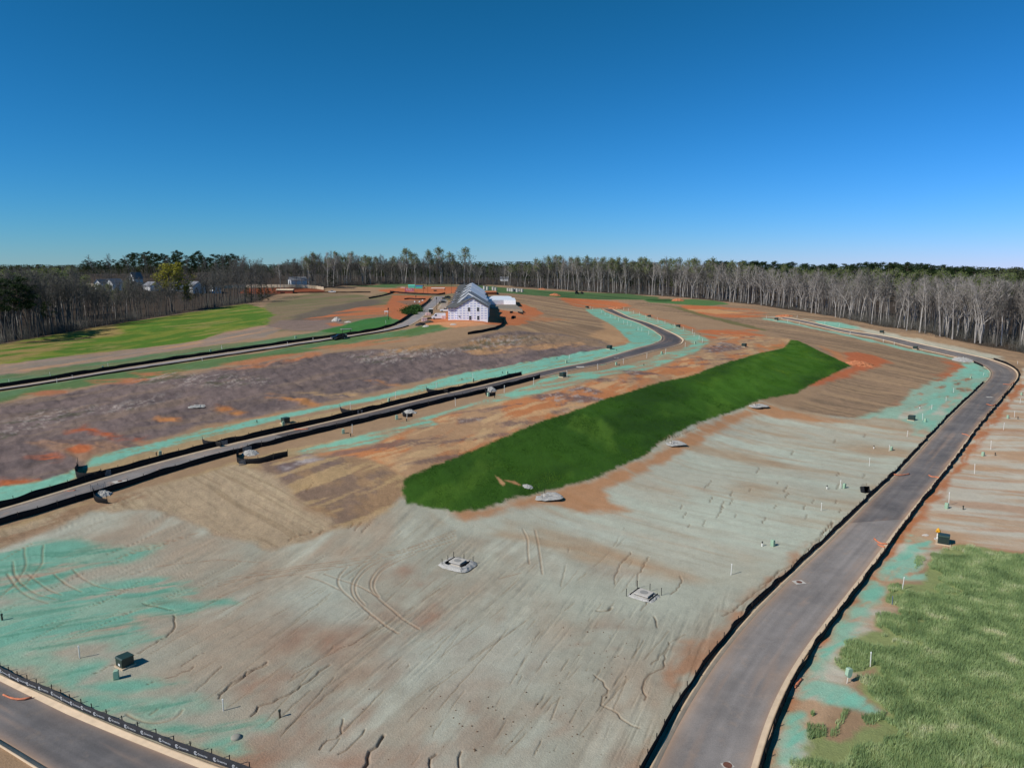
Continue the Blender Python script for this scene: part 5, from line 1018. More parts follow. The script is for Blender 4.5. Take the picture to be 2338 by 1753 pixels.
# slabs right of the townhouses
def slab(label, px, h, m, cat='slab', name='house_slab', z0=None):
    W = P(px); z = max(q[2] for q in W) + h if z0 is None else z0; n = len(W); c = W.mean(0)
    V = [(x - c[0], y - c[1], z) for x, y, _ in W] + [(x - c[0], y - c[1], min(q[2] for q in W) - .4) for x, y, _ in W]
    o = MB().add(V, [tuple(range(n)), tuple(range(2 * n - 1, n - 1, -1))] + [(k, (k + 1) % n, n + (k + 1) % n, n + k) for k in range(n)]).build(name, m); o.location = (c[0], c[1], 0); return tag(o, label, cat, 'house slabs beside the townhouses')
slab('white sheeted slab with wavy right edge beside the townhouses', [(1106,684),(1128,677),(1160,680),(1167,683),(1169,689),(1175,690),(1177.5,700),(1150,697),(1112,695)], .5, mat('white vapour sheet', (226, 232, 238), .5, .05, 1), 'slab')
slab('bare grey slab in front of the white sheeted one', [(1112,697),(1150,698.5),(1178,701),(1193,714),(1170,711),(1118,704)], .25, mat('grey slab', (138, 128, 114), .9, .1, 1))
slab('orange dirt pad behind the white sheeted slab', [(1104,666),(1133,667),(1134,673),(1104,673)], .6, M_CLAY, 'dirt pad', 'dirt_pad')
# driveway strips and parking along the row
M_DRV = mat('driveway concrete', (196, 188, 176), .9, .08)
for k in range(7):
    u = 1010 - k * .4; v0 = 705 - k * 2.9
    q = P([(1000 + k * 1.8, v0), (1019 + k * .7, v0 + .2)]); c = q.mean(0); d = q[1] - q[0]
    o = MB().box((0, 0, .03), (float(np.linalg.norm(d[:2])), 3.0, .25)).build('driveway', M_DRV); o.location = (c[0], c[1], max(q[:, 2])); o.rotation_euler = (0, 0, math.atan2(d[1], d[0])); tag(o, kind='structure')

# ------------------------------------------------------------------ vehicles
M_TYRE = mat('tyre rubber', (26, 26, 27), .9, .1); M_RIM = mat('alloy', (150, 152, 155), .35, .05, metal=.6); M_GLS = mat('car glass', (22, 26, 32), .12, .05, spec=.6); M_RED = mat('tail lamp', (150, 26, 22), .4); M_LMP = mat('head lamp', (225, 226, 222), .25)
def paint_m(name, c): return mat(name, c, .3, .03, 1, spec=.6)
def wheels(r, wx, wy, rad=.37):
    for sx in wx:
        for sy in (-1, 1):
            w = MB().lathe([(rad * .6, -.11), (rad, -.1), (rad, .1), (rad * .6, .11)], n=16).build('wheel', M_TYRE, r); w.rotation_euler = (math.pi / 2, 0, 0); w.location = (sx, sy * wy, rad)
            MB().lathe([(rad * .58, -.12), (rad * .58, .12)], n=12).build('rim', M_RIM, w)
def vehicle(kind, label, u, v, ang, pm, grp=None):
    p = P1(u, v); r = empty('parked_car' if kind == 'car' else ('cargo_van' if kind == 'van' else 'pickup_truck'), p, ang); tag(r, label, {'car': 'car', 'van': 'van', 'pickup': 'pickup'}[kind], grp or 'vehicles parked on the site')
    if kind == 'car':
        MB().prism([(-2.25, .32), (2.25, .32), (2.3, .62), (2.1, .82), (1.1, .95), (-1.5, .98), (-2.2, .92), (-2.3, .6)], 'y', -.88, .88).build('body', pm, r, bevel=.05)
        MB().prism([(1.05, .93), (.35, 1.42), (-.9, 1.45), (-1.75, .96)], 'y', -.76, .76).build('cabin', M_GLS, r, bevel=.04); MB().prism([(.3, 1.40), (.2, 1.47), (-.85, 1.49), (-.95, 1.43)], 'y', -.74, .74).build('roof', pm, r); wheels(r, (-1.35, 1.4), .82, .33); hl, tl, hw = 2.28, -2.29, .62
    elif kind == 'pickup':
        MB().prism([(-2.85, .5), (2.75, .5), (2.85, .75), (2.8, 1.08), (1.25, 1.2), (-.7, 1.2), (-.72, .72), (-2.75, .72), (-2.76, 1.2), (-2.85, 1.2)], 'y', -.98, .98).build('body', pm, r, bevel=.05)
        for sy in (-1, 1): MB().box((-1.75, sy * .93, .95), (2.1, .1, .52)).build('bed_side', pm, r)
        MB().prism([(1.2, 1.18), (.55, 1.82), (-.45, 1.84), (-.72, 1.18)], 'y', -.86, .86).build('cabin', M_GLS, r, bevel=.05); MB().prism([(.5, 1.80), (.42, 1.88), (-.42, 1.9), (-.5, 1.82)], 'y', -.84, .84).build('roof', pm, r); wheels(r, (-1.85, 1.85), .9, .42); hl, tl, hw = 2.84, -2.87, .78
    else:
        MB().prism([(-2.95, .35), (2.75, .35), (2.95, .6), (2.9, 1.15), (2.1, 1.4), (1.45, 2.3), (1.1, 2.45), (-2.85, 2.5), (-2.95, 2.3)], 'y', -1.0, 1.0).build('body', pm, r, bevel=.06)
        MB().prism([(2.08, 1.42), (1.5, 2.22), (1.44, 2.2), (2.0, 1.4)], 'y', -.85, .85).build('windscreen', M_GLS, r)
        for sy in (-1, 1): MB().prism([(1.85, 1.4), (1.4, 2.1), (.75, 2.1), (.75, 1.4)], 'y', sy * 1.0 - .02, sy * 1.0 + .02).build('side_window', M_GLS, r)
        wheels(r, (-1.9, 1.95), .92, .37); hl, tl, hw = 2.93, -2.97, .75
    for sy in (-1, 1): MB().box((hl, sy * hw, .8), (.1, .3, .16)).build('headlight', M_LMP, r); MB().box((tl, sy * hw, .85), (.06, .18, .3)).build('tail_light', M_RED, r)
    return r
PB = paint_m('black car paint', (20, 22, 26)); PW = paint_m('white car paint', (228, 230, 232)); PS = paint_m('silver car paint', (150, 155, 162)); PG = paint_m('dark green car paint', (44, 60, 56))
ua = wang((700, 779), (800, 766))
tr = vehicle('pickup', 'black pickup truck standing on the pale upper road beside its fence', 774, 775.5, ua + math.pi, PB)
tr.location.z = RZ('upper', tr.location.x, tr.location.y) - .02
MB().box((-2.1, 0, 1.3), (1.1, 1.4, .7)).build('cargo', M_BLK, tr)
vehicle('van', 'long white cargo van parked at the front corner of the townhouses', 1001.5, 728.5, .12 + math.pi, PW)
vehicle('pickup', 'white pickup half hidden behind the townhouse corner', 1018, 712, .1 + math.pi, PW)
vehicle('car', 'black sedan nearest of the cars parked beside the townhouses', 1010.5, 692.5, .1 + math.pi, PB)
vehicle('car', 'silver car parked behind the black sedan by the townhouses', 1011.5, 687.5, .1 + math.pi, PS)
vehicle('pickup', 'dark green pickup parked between silver and black cars by the townhouses', 1019, 683, .1 + math.pi, PG); vehicle('car', 'black car farthest along the townhouse kerb', 1022, 680.5, .1 + math.pi, PB)
vehicle('pickup', 'white pickup parked alone on the hill below the cream fence', 758.5, 668.5, math.pi, PW)
for k, (u, v, ck) in enumerate(((1318, 671.5, 1.2), (1329, 671, .8))):
    p = P1(u, v); r = empty('machine', p, .3); tag(r, ('larger' if k == 0 else 'smaller') + ' of the two tiny dark machines on the far green strip', 'machine', 'dark machines on the far green strip')
    MB().prism([(-1.4 * ck, .5), (1.3 * ck, .5), (1.5 * ck, 1.1), (.4 * ck, 1.3), (-.1, 2.2 * ck), (-1.1 * ck, 2.2 * ck), (-1.4 * ck, 1.2)], 'y', -.8, .8).build('body', M_BLK, r, bevel=.06); wheels(r, (-.9 * ck, .9 * ck), .8, .5)
# ------------------------------------------------------------------ store yard and clutter
M_TEAL = mat('teal tarp', (96, 196, 168), .6, .15, 2); M_BLUE = mat('blue tarp', (40, 108, 172), .6, .2, 2); M_CONT = mat('faded red container', (176, 74, 84), .6, .2, 1.0, col2=(206, 150, 156)); M_WOOD = mat('new timber', (206, 172, 126), .85, .15, 3); M_PINK = mat('pink wrap', (222, 190, 182), .7, .1, 2)
def shed(label, u, v, L, W, H, m, rise=.25, rz=0.0, cat='container', name='storage_container', trim=None):
    r = empty(name, P1(u, v), rz); tag(r, label, cat, 'stores in the red yard'); MB().box((0, 0, H / 2), (L, W, H)).build('body', m, r, bevel=.05)
    if rise > 0: MB().prism([(-W / 2 - .1, H), (W / 2 + .1, H), (W * .3, H + rise), (-W * .3, H + rise)], 'x', -L / 2 - .1, L / 2 + .1).build('cover', trim or m, r)
    for k in range(int(L / .9)): MB().box((-L / 2 + .5 + k * .9, -W / 2 - .03, H / 2), (.12, .06, H * .92)).build('rib', m, r)
    return r
c_ = shed('faded red storage container in the store yard', 935, 666, 7.0, 2.6, 2.7, M_CONT, 0, .05)
for k in range(4): MB().box((-1.9 + k * 1.1, -1.36, 1.7), (.5, .04, .5)).build('white_mark', M_FAS, c_)
shed('teal tarp-covered bundle behind the red container', 940, 658.5, 5.4, 3.0, 2.2, M_TEAL, .8, .05, 'tarped bundle', 'tarped_bundle')
b_2 = shed('bright blue tarp-covered bundle beside the teal one', 957, 659, 5.6, 3.0, 1.9, M_TEAL, .6, .05, 'tarped bundle', 'tarped_bundle', M_BLUE)
p = P1(1000, 659); r = empty('pipe_stack', p, .03); tag(r, 'long white stack of pipes lying at the back of the store yard', 'pipe stack', 'stores in the red yard')
for k in range(5): MB().tube((-5.5 + k * .2, k * .35 - .7, .25 + .2 * (k % 2)), (5.5, k * .35 - .7, .25 + .2 * (k % 2)), .2, .2, 7).build('pipe', M_PVC, r)
shed('low dark pallet stack alone on the red yard', 993.5, 665, 2.2, 1.4, 1.0, M_BRN, 0, 0, 'pallet stack', 'pallet_stack'); shed('low whitish bundle left of the red container', 920, 658, 3.4, 1.6, .8, M_PINK, 0, 0, 'bundle', 'material_bundle'); shed('small timber bundle right of the blue tarp', 971, 658.5, 2.2, 1.4, .8, M_WOOD, 0, 0, 'bundle', 'material_bundle')
shed('dark green portable cabin by the white van', 984, 717, 1.7, 1.6, 2.3, M_DKG, .2, .3, 'portable toilet', 'portable_cabin', M_FAS)
shed('pink-wrapped pallet beside the green cabin', 977.5, 720, 2.2, 1.6, 1.2, M_PINK, 0, .2, 'wrapped pallet', 'wrapped_pallet'); shed('white crate at the kerb in front of the van', 969, 734, 2.2, 1.5, 1.4, M_PINK, .1, .2, 'crate', 'white_crate')
shed('dark board pile behind the white crate', 976, 729, 3.2, 1.8, .7, M_BRN, 0, .5, 'board pile', 'board_pile'); shed('timber trestle pile at the rear of the white van', 1013, 728, 1.8, 1.4, 1.4, M_PINK, 0, .2, 'wrapped pallet', 'wrapped_pallet')
heap(960, 742, 4.5, 1.0, 'dark rubbish heap at the end of the near kerb fence', M_BLK, 'rubbish_heap', 'rubbish heap', None or 'rubbish heaps by the townhouses', .7, 31); heap(978, 736, 4.5, .8, 'dark scrap heap under the white van nose', M_BRN, 'rubbish_heap', 'rubbish heap', 'rubbish heaps by the townhouses', .7, 32); heap(972, 745.5, 2.5, .6, 'white rubble heap at the edge of the grass verge', M_CON, 'rubbish_heap', 'rubbish heap', 'rubbish heaps by the townhouses', .7, 33); heap(1035, 741, 2.6, .35, 'pale rubble patch at the foot of the wrapped gable', M_CON, 'rubbish_heap', 'rubbish heap', 'rubbish heaps by the townhouses', .7, 34)
for k, (u, v, w) in enumerate(((955, 702, 2.0), (950, 704, 1.2), (958, 690, 1.0), (965, 687, 1.2), (931, 709, .9), (947, 690, .9), (945, 716, 1.0))):
    o = heap(u, v, w, .7, 'pale plastic bag littering the ground left of the upper road', M_FAS, 'litter_bag', 'litter', 'litter left of the upper road', .8, 40 + k)
p = P1(767.6, 733); heap(768, 733, 4.2, 1.7, 'grey boulder on the purple slope left of the upper road', M_CON, 'boulder', 'boulder', 'boulders', .8, 51); heap(794, 736, 3.2, .5, 'small white rubble patch beside the green mound', M_CON, 'rubble', 'rubble', 'boulders', .6, 52)
p = P1(791, 765); r = empty('mailbox_shelter', p, ua); tag(r, 'flat grey canopy on two posts beside the black pickup', 'shelter'); MB().box((0, 0, 2.35), (4.2, 2.2, .18)).build('canopy', M_CONG, r)
for s in (-1, 1): MB().box((s * 1.6, 0, 1.1), (.16, .16, 2.4)).build('post', M_BRN, r)
# white concrete pipe rings at the far strip
RING = MB().lathe([(.85, 0), (.95, .05), (.95, 2.3), (1.05, 2.45), (.85, 2.5), (.8, 2.3)], n=14).mesh('ring', M_CON)
for k, (u, v) in enumerate(((1106,661),(1113,662.5),(1126,663),(1132,664),(1160,665),(1165.5,665.5),(1170,666),(1176,666),(1181,667),(1186,666),(1192,667))):
    o = link_mesh('concrete_ring', RING, None, P1(u, v)); o.scale = [random.uniform(.95, 1.3)] * 3; tag(o, 'white concrete pipe ring in the far row right of the townhouses, %s from left' % ordinal(k), 'concrete ring', 'white concrete rings beyond the townhouses')
# street lamps
LAMP = [MB().tube((0, 0, -.3), (0, 0, 4.2), .09, .06, 8).lathe([(.16, 0), (.16, .5), (.09, .7)], n=8).mesh('post', M_BLK), MB().lathe([(.1, 4.1), (.22, 4.35), (.26, 4.8), (.12, 5.05), (.03, 5.2)], n=10).mesh('lantern', M_BLK)]
for u, v, k, lb in ((887,729,1.0,'black street lamp on the green mound left of the upper road'),(950,695,1.0,'black street lamp in the scrub left of the upper road'),(997,707,1.25,'black street lamp at the kerb left of the parked cars'),(967,672,1.35,'black street lamp at the front of the red yard, left one'),(977,673,1.6,'taller black street lamp at the front of the red yard'),(1016,679,1.2,'black street lamp near the end of the parked cars'),(1031,670,1.5,'black street lamp farthest along the townhouses')):
    r = empty('street_lamp', P1(u, v)); tag(r, lb, 'street lamp', 'black street lamps'); r.scale = (1, 1, k)
    for n, me in zip(('post', 'lantern'), LAMP): link_mesh(n, me, r)
o = MB().box((0, 0, 1.3), (1.8, .08, .5)).box((-.7, 0, .5), (.1, .1, 1.2)).box((.7, 0, .5), (.1, .1, 1.2)).build('site_sign', M_FAS); o.location = P1(882, 717); tag(o, 'small white sign board on posts left of the green mound lamp', 'sign')
for k in range(4):
    o = MB().box((0, 0, .9), (.09, .09, 2.0)).build('timber_post', M_WOOD); o.location = P1(1017 + k * 4.3, 672 - k * .8); tag(o, 'slim timber post beyond the road end, %s from left' % ordinal(k), 'post', 'timber posts beyond the road end')
# ------------------------------------------------------------------ far left: cream fence, houses
M_CREAM = mat('cream fence boards', (214, 194, 164), .8, .12, .6); M_SID = mat('pale siding', (216, 218, 218), .7, .05); M_RFG = mat('grey roof', (120, 122, 126), .9, .1); M_BRK = mat('brick red', (128, 70, 54), .9, .15, 3)
def board_fence(label, px, h):
    W = resample(P(px)[:, :2], 2.4); r = empty('privacy_fence', (W[0, 0], W[0, 1], 0)); tag(r, label, 'fence', 'cream privacy fences'); g = MB(); c = MB()
    for a, b in zip(W[:-1], W[1:]):
        m_ = (a + b) / 2; d = b - a; L = float(np.linalg.norm(d)); zz = float(hbase(*m_)); g.box((m_[0] - W[0, 0], m_[1] - W[0, 1], zz + h / 2 - .3), (L * .985, .06, h + .6), math.atan2(d[1], d[0]))
    g.build('board_panel', M_CREAM, r)
    for a in W[::2]: c.box((a[0] - W[0, 0], a[1] - W[0, 1], float(hbase(*a)) + h / 2), (.14, .18, h + .25))
    c.build('posts', M_CREAM, r)
board_fence('long cream privacy fence above the red bank on the hill', [(480,660),(520,658),(560,657),(600,656.5),(640,656.5),(690,657),(720,659),(739,662)], 2.3)
board_fence('cream privacy fence length behind the yellow-green tree', [(300,653),(330,653),(366,654)], 2.2); board_fence('cream privacy fence length farthest left through the bare wood', [(127,655),(160,654),(230,655)], 2.2)
def house(label, u, v, L, W, H, rise, rz, roof=M_RFG, wall=M_SID, wins=2, name='house', lift=0):
    p = P1(u, v); r = empty(name, (p.x, p.y, p.z + lift), rz); tag(r, label, 'house', 'houses on the left hill')
    MB().prism([(-W / 2, -3), (W / 2, -3), (W / 2, H), (0, H + rise), (-W / 2, H)], 'y', -L / 2, L / 2).build('wall', wall, r)
    for s in (-1, 1): MB().prism([(0, H + rise + .02), (s * (W / 2 + .5), H - rise / W), (s * (W / 2 + .5), H - rise / W + .25), (0, H + rise + .3)], 'y', -L / 2 - .5, L / 2 + .5).build('roof', roof, r)
    for k in range(wins):
        o = MB().box(((k - (wins - 1) / 2) * W / (wins + .3), -L / 2 - .04, H * .62), (1.1, .08, 1.6)).build('window', M_FRM, r); MB().box(((k - (wins - 1) / 2) * W / (wins + .3), -L / 2 - .1, H * .62), (.85, .05, 1.35)).build('pane', M_WIN, o)
    return r
house('white gabled cottage with dark roof behind the cream fence', 680, 653, 13, 6.0, 3.6, 2.4, -.9, M_RFG, M_SID, 1, lift=1)
house('white two-storey house front left in the bare wood', 235, 664, 9, 4.6, 5.4, 2.2, -.2, M_RFG, M_SID, 2); house('white gabled house right beside the two-storey front', 263, 663, 10, 6.0, 5.2, 2.6, -.25, M_RFG, M_SID, 2)
house('small white steep gable behind the wood left of the yellow-green tree', 311, 645, 8, 5, 3.5, 4, -.4, M_RFG, M_SID, 1); house('low house with white eaves left below the yellow-green tree', 348, 662, 11, 8, 3, 2.6, .9, M_RFG, M_SID, 1)
house('grey-roofed house right of the yellow-green tree', 447, 667, 15, 9, 4.4, 3, .75, M_RFG, M_SID, 2); house('small white-trimmed house at the right end of the hill houses', 492, 668, 9, 6, 3.2, 2.6, .7, M_RFG, M_SID, 1); house('low house left of the grey-roofed one', 404, 664, 9, 7, 3.4, 2.4, .8, M_RFG, M_SID, 1)
house('pale shed glimpsed between trunks behind the far green strip', 1152, 642, 8, 7, 3.2, 1.2, 1.5, M_RFG, M_SID, 1, 'shed')
house('low brown shed with cream roof edge on the hill below the fence', 652, 669, 12, 4, 2.2, .6, 1.55, M_CREAM, M_BRK, 1, 'shed')

# ------------------------------------------------------------------ trees
class TB:
    """tapered branch segments gathered into one numpy mesh"""
    def __init__(s): s.V = []; s.F = []; s.n = 0
    def seg(s, a, b, r0, r1, k=4):
        d = b - a; L = np.linalg.norm(d) + 1e-9; d = d / L
        u = np.cross(d, (0.31, 0.17, 0.93) if abs(d[2]) < .9 else (1, 0, 0)); u /= np.linalg.norm(u) + 1e-9; w = np.cross(d, u)
        t = np.arange(k) * 2 * math.pi / k; ring = np.cos(t)[:, None] * u + np.sin(t)[:, None] * w
        if r1 < .004:
            s.V.append(np.vstack([a + ring * r0, b[None]])); s.F += [(s.n + i, s.n + (i + 1) % k, s.n + k) for i in range(k)]; s.n += k + 1
        else:
            s.V.append(np.vstack([a + ring * r0, b + ring * r1]))
            for i in range(k): j = (i + 1) % k; s.F += [(s.n + i, s.n + j, s.n + k + j), (s.n + i, s.n + k + j, s.n + k + i)]
            s.n += 2 * k
    def quad(s, c, u, w):
        s.V.append(np.array([c - u - w, c + u - w, c + u * .6 + w])); s.F.append((s.n, s.n + 1, s.n + 2)); s.n += 3
    def arrays(s): return np.vstack(s.V), np.array(s.F, np.int32)
    def mesh(s, name, m): V, F = s.arrays(); return np_mesh(name, V, F, m)
def rot_about(d, ang, az, rg):
    u = np.cross(d, (0, 0, 1.0)); 
    if np.linalg.norm(u) < .05: u = np.array([1.0, 0, 0])
    u /= np.linalg.norm(u); w = np.cross(u, d)
    q = d * math.cos(ang) + (u * math.cos(az) + w * math.sin(az)) * math.sin(ang); return q / np.linalg.norm(q)
def bare_tree(seed, lo=.42, spread=.55, nl=20, forks=1, leaf=0, nt=7, tw=.034, lean=.03, ns=6):
    """trunk and twig crown of a leafless tree 24 m tall; leaf > 0 adds opening buds"""
    rg = np.random.default_rng(seed); T = TB(); K = TB(); LV = TB(); H = 24.0
    stems = []
    for f in range(forks):
        p = np.zeros(3); az = rg.uniform(0, 6.28) if forks == 1 else 6.28 * f / forks + rg.uniform(-.4, .4); d = np.array([rg.normal(0, lean), rg.normal(0, lean), 1.0]); pts = [p.copy()]; fh = rg.uniform(.10, .26) if forks > 1 else 1
        n = 9; R0 = .27 / forks ** .4
        for k in range(n):
            if forks > 1 and k >= 2: d = d + np.array([math.cos(az), math.sin(az), 0]) * (.16 if k < 5 else .03)
            d = d + rg.normal(0, .045, 3); d[2] = max(d[2], .6); d /= np.linalg.norm(d); p = p + d * H / n * (1 if forks == 1 else .97); pts.append(p.copy())
        rad = [R0 * (1 - .9 * (k / n)) ** .8 + .02 for k in range(n + 1)]; rad[0] *= 1.3
        for k in range(n): T.seg(pts[k], pts[k + 1], rad[k], rad[k + 1], 5)
        stems.append((pts, rad))
    for k in range(nl):
        pts, rad = stems[k % forks]; t = lo + (1 - lo) * ((k + rg.uniform(0, 1)) / nl); q = t * (len(pts) - 1); i = min(int(q), len(pts) - 2); f = q - i
        p = pts[i] * (1 - f) + pts[i + 1] * f; d0 = pts[i + 1] - pts[i]; d0 = d0 / np.linalg.norm(d0)
        d = rot_about(d0, rg.uniform(.45, .95) * (spread / .55), rg.uniform(0, 6.28), rg); L = H * rg.uniform(.16, .30) * (1.15 - .75 * (t - lo) / (1 - lo)); r = min(rad[i] * .55, .10 + L * .006)
        prev = p; m = 4; br = [p]
        for s in range(m):
            d = d + np.array([0, 0, .16]) + rg.normal(0, .10, 3); d /= np.linalg.norm(d); nx = prev + d * L / m; (T if s < 2 else K).seg(prev, nx, r * (1 - s / m * .8), r * (1 - (s + 1) / m * .8), 4); prev = nx; br.append(nx)
        for s in range(ns):
            q2 = rg.uniform(.25, 1.0) * m; i2 = min(int(q2), m - 1); b0 = br[i2] + (br[i2 + 1] - br[i2]) * (q2 - i2); dd = rot_about(d, rg.uniform(.3, .9), rg.uniform(0, 6.28), rg); L2 = L * rg.uniform(.25, .5); e = b0 + dd * L2 + np.array([0, 0, .12 * L2]); K.seg(b0, e, .045, .018, 3)
            for w in range(nt):
                c0 = b0 + (e - b0) * rg.uniform(.2, 1); d3 = rot_about(dd, rg.uniform(.25, 1.0), rg.uniform(0, 6.28), rg); e3 = c0 + d3 * rg.uniform(.7, 1.7) + np.array([0, 0, .15]); K.seg(c0, e3, tw, 0, 3)
                if leaf and rg.random() < leaf:
                    for _ in range(2):
                        c = e3 + rg.normal(0, .22, 3); u = rg.normal(0, 1, 3); u /= np.linalg.norm(u); v = np.cross(u, rg.normal(0, 1, 3)); v /= np.linalg.norm(v) + 1e-6; LV.quad(c, u * .26, v * .22)
    return T, K, LV
def pine(seed, cl=.5, dens=44):
    rg = np.random.default_rng(seed); T = TB(); K = TB(); H = 24.0; p = np.zeros(3); d = np.array([rg.normal(0, .03), rg.normal(0, .03), 1.0]); pts = [p.copy()]
    for k in range(8):
        d = d + rg.normal(0, .03, 3); d[2] = 1; d /= np.linalg.norm(d); p = p + d * H / 8; pts.append(p.copy())
    for k in range(8): T.seg(pts[k], pts[k + 1], .3 * (1 - k / 9), .3 * (1 - (k + 1) / 9), 5)
    nb = 26
    for k in range(nb):
        t = cl + (1 - cl) * (k + rg.random()) / nb; q = t * 8; i = min(int(q), 7); b = pts[i] + (pts[i + 1] - pts[i]) * (q - i); s = (t - cl) / (1 - cl); L = (1.2 + 4.2 * math.sin(math.pi * min(1, .18 + .8 * s)) ** .8) * rg.uniform(.6, 1.1); az = rg.uniform(0, 6.28); e = b + np.array([math.cos(az) * L, math.sin(az) * L, rg.uniform(.0, .5) * L * .5 + .3]); T.seg(b, e, .07, .03, 3)
        for c0 in (e, b + (e - b) * .62):
            cr = rg.uniform(.7, 1.25)
            for _ in range(dens):
                c = c0 + rg.normal(0, 1, 3) * np.array([cr * .62, cr * .62, cr * .36]); u = rg.normal(0, 1, 3); u[2] = abs(u[2]) * .5; u /= np.linalg.norm(u); v = np.cross(u, rg.normal(0, 1, 3)); v /= np.linalg.norm(v) + 1e-6; K.quad(c, u * .34, v * .16)
    return T, K
M_BKP = mat('pale grey bark', (170, 164, 156), .9, .2, .8); M_BKD = mat('dark grey bark', (96, 90, 85), .9, .2, .8); M_TWP = mat('grey twigs', (148, 142, 135), .95, .12, .5); M_TWD = mat('brown twigs', (88, 87, 82), .95, .14, .5)
def leafmat(name, a, b):
    m = mat(name, a, .8, .2, .6, col2=b); n, l = m.node_tree.nodes, m.node_tree.links; bs = n['Principled BSDF']; tr = n.new('ShaderNodeBsdfTranslucent'); mx = n.new('ShaderNodeMixShader'); mx.inputs[0].default_value = .3
    src = bs.inputs['Base Color'].links[0].from_socket; l.new(src, tr.inputs[0]); out = n['Material Output']; l.new(bs.outputs[0], mx.inputs[1]); l.new(tr.outputs[0], mx.inputs[2]); l.new(mx.outputs[0], out.inputs[0]); return m
M_BUD = leafmat('opening leaves', (92, 108, 58), (132, 140, 84)); M_YEL2 = leafmat('yellow green leaves', (136, 134, 40), (164, 156, 62)); M_NDL = leafmat('pine needles', (34, 52, 26), (56, 76, 38)); M_PBK = mat('pine bark', (96, 82, 72), .9, .2, .8)
VAR = {}
def variant(key, T, K, LV=None, mt=None, mk=None, ml=None):
    tm = T.mesh('trunk', mt)
    if LV is not None and LV.n:
        V1, F1 = K.arrays(); V2, F2 = LV.arrays(); me = np_mesh('crown', np.vstack([V1, V2]), np.vstack([F1, F2 + len(V1)]), mk); me.materials.append(ml)
        ix = np.zeros(len(me.polygons), np.int32); ix[len(F1):] = 1; me.polygons.foreach_set('material_index', ix)
    else: me = K.mesh('crown', mk)
    VAR.setdefault(key, []).append((tm, me))
for s in range(6): T, K, L = bare_tree(10 + s, .40 + .05 * (s % 3), .55, 20, nt=5, tw=.028); variant('dark', T, K, None, M_BKD, M_TWD)
for s in range(4): T, K, L = bare_tree(30 + s, .45, .6, 18, 1, 0, 5, .026); variant('pale', T, K, None, M_BKP, M_TWP)
for s in range(4): T, K, L = bare_tree(40 + s, .28, .6, 20, 2 + s % 2, 0, 5, .026); variant('fork', T, K, None, M_BKP, M_TWP)
for s in range(4): T, K, L = bare_tree(50 + s, .5, .6, 20, 1, .7, 6, .028); variant('bud', T, K, L, M_BKP, M_TWP, M_BUD)
for s in range(2): T, K, L = bare_tree(60 + s, .35, .7, 26, 1, 1.0, 9); variant('yellow', T, K, L, M_BKD, M_TWD, M_YEL2)
for s in range(5): T, K = pine(70 + s, .5 + .05 * (s % 2)); variant('pine', T, K, None, M_PBK, M_NDL)
for s in range(2): T, K = pine(80 + s, .12, 40); variant('young', T, K, None, M_PBK, M_NDL)
def EDGE_UV(u):
    e = np.array(EDGE_L + EDGE_R[1:]); return float(np.interp(u, e[:, 0], e[:, 1]))
TOPS = np.array([(-200,620),(0,622),(40,626),(110,624),(190,620),(215,652),(285,650),(305,622),(330,650),(360,650),(385,630),(430,655),(455,650),(480,612),(540,600),(590,604),(640,600),(700,582),(800,580),(880,588),(920,584),(1010,586),(1090,600),(1180,605),(1260,589),(1330,591),(1450,595),(1560,593),(1640,600),(1760,611),(1900,619),(2050,626),(2200,632),(2338,638),(2500,644)], float)
def top_v(u): return float(np.interp(u, TOPS[:, 0], TOPS[:, 1]))
TREECOUNT = {}
def tree_at(key, x, y, H, label, group, cat='tree', name=None, sx=1.0, k=None):
    vs = VAR[key]; k = random.randrange(len(vs)) if k is None else k
    z = float(hbase(x, y)) - .3; r = empty(name or {'pine': 'pine_tree', 'young': 'young_pine'}.get(key, 'bare_tree' if key in ('dark', 'pale', 'fork') else 'budding_tree'), (x, y, z), random.uniform(0, 6.28)); s = H / 24.0
    r.scale = (s * sx * random.uniform(.85, 1.2), s * sx * random.uniform(.85, 1.2), s); tag(r, label, cat, group)
    for n, me in zip(('trunk', 'crown'), vs[k]): link_mesh(n, me, r)
    return r
def along(u, off, vb=None):
    p = P([(u, EDGE_UV(u) if vb is None else vb)])[0]; d = math.hypot(p[0], p[1]); f = (d + off) / d; return p[0] * f, p[1] * f
def height_for(x, y, vt, lo=12, hi=36):
    dep = y * CP - (0) ; du = math.hypot(x, y)
    t = y / (CP - (vt - CY) / FPX * SP); zt = CAMH - (SP + (vt - CY) / FPX * CP) * t
    return min(max(zt - float(hbase(x, y)) + .3, lo), hi)
def row(n, u0, u1, keys, label, group, jit=14, off=(1, 26), hi=36, lo=12, name=None, pw=1.6):
    for k in range(n):
        u = u0 + (u1 - u0) * (k + random.uniform(.05, .95)) / n; o = off[0] + (off[1] - off[0]) * random.random() ** pw; x, y = along(u, o)
        H = height_for(x, y, top_v(u) + abs(random.gauss(0, jit)), lo, hi); tree_at(random.choice(keys), x, y, H, label, group, name=name)
row(96, -70, 640, ['dark'], 'dark bare tree in the wood behind the green left field', 'bare trees of the left wood', 14, (1, 40), hi=30)
row(74, 640, 1290, ['dark', 'dark', 'pale'], 'bare grey tree in the wood line behind the townhouses and cream fence', 'bare trees of the wood behind the townhouses', 10, (4, 34))
row(60, 1270, 1760, ['pale', 'pale', 'dark', 'fork'], 'pale slender bare tree in the wood beyond the far road ends', 'bare trees of the far middle wood', 13, (2, 30))
row(60, 1740, 2420, ['pale', 'fork', 'pale', 'fork', 'dark'], 'whitish bare tree on the right-hand wood edge beyond the crest', 'bare trees of the right wood', 14, (1, 26))
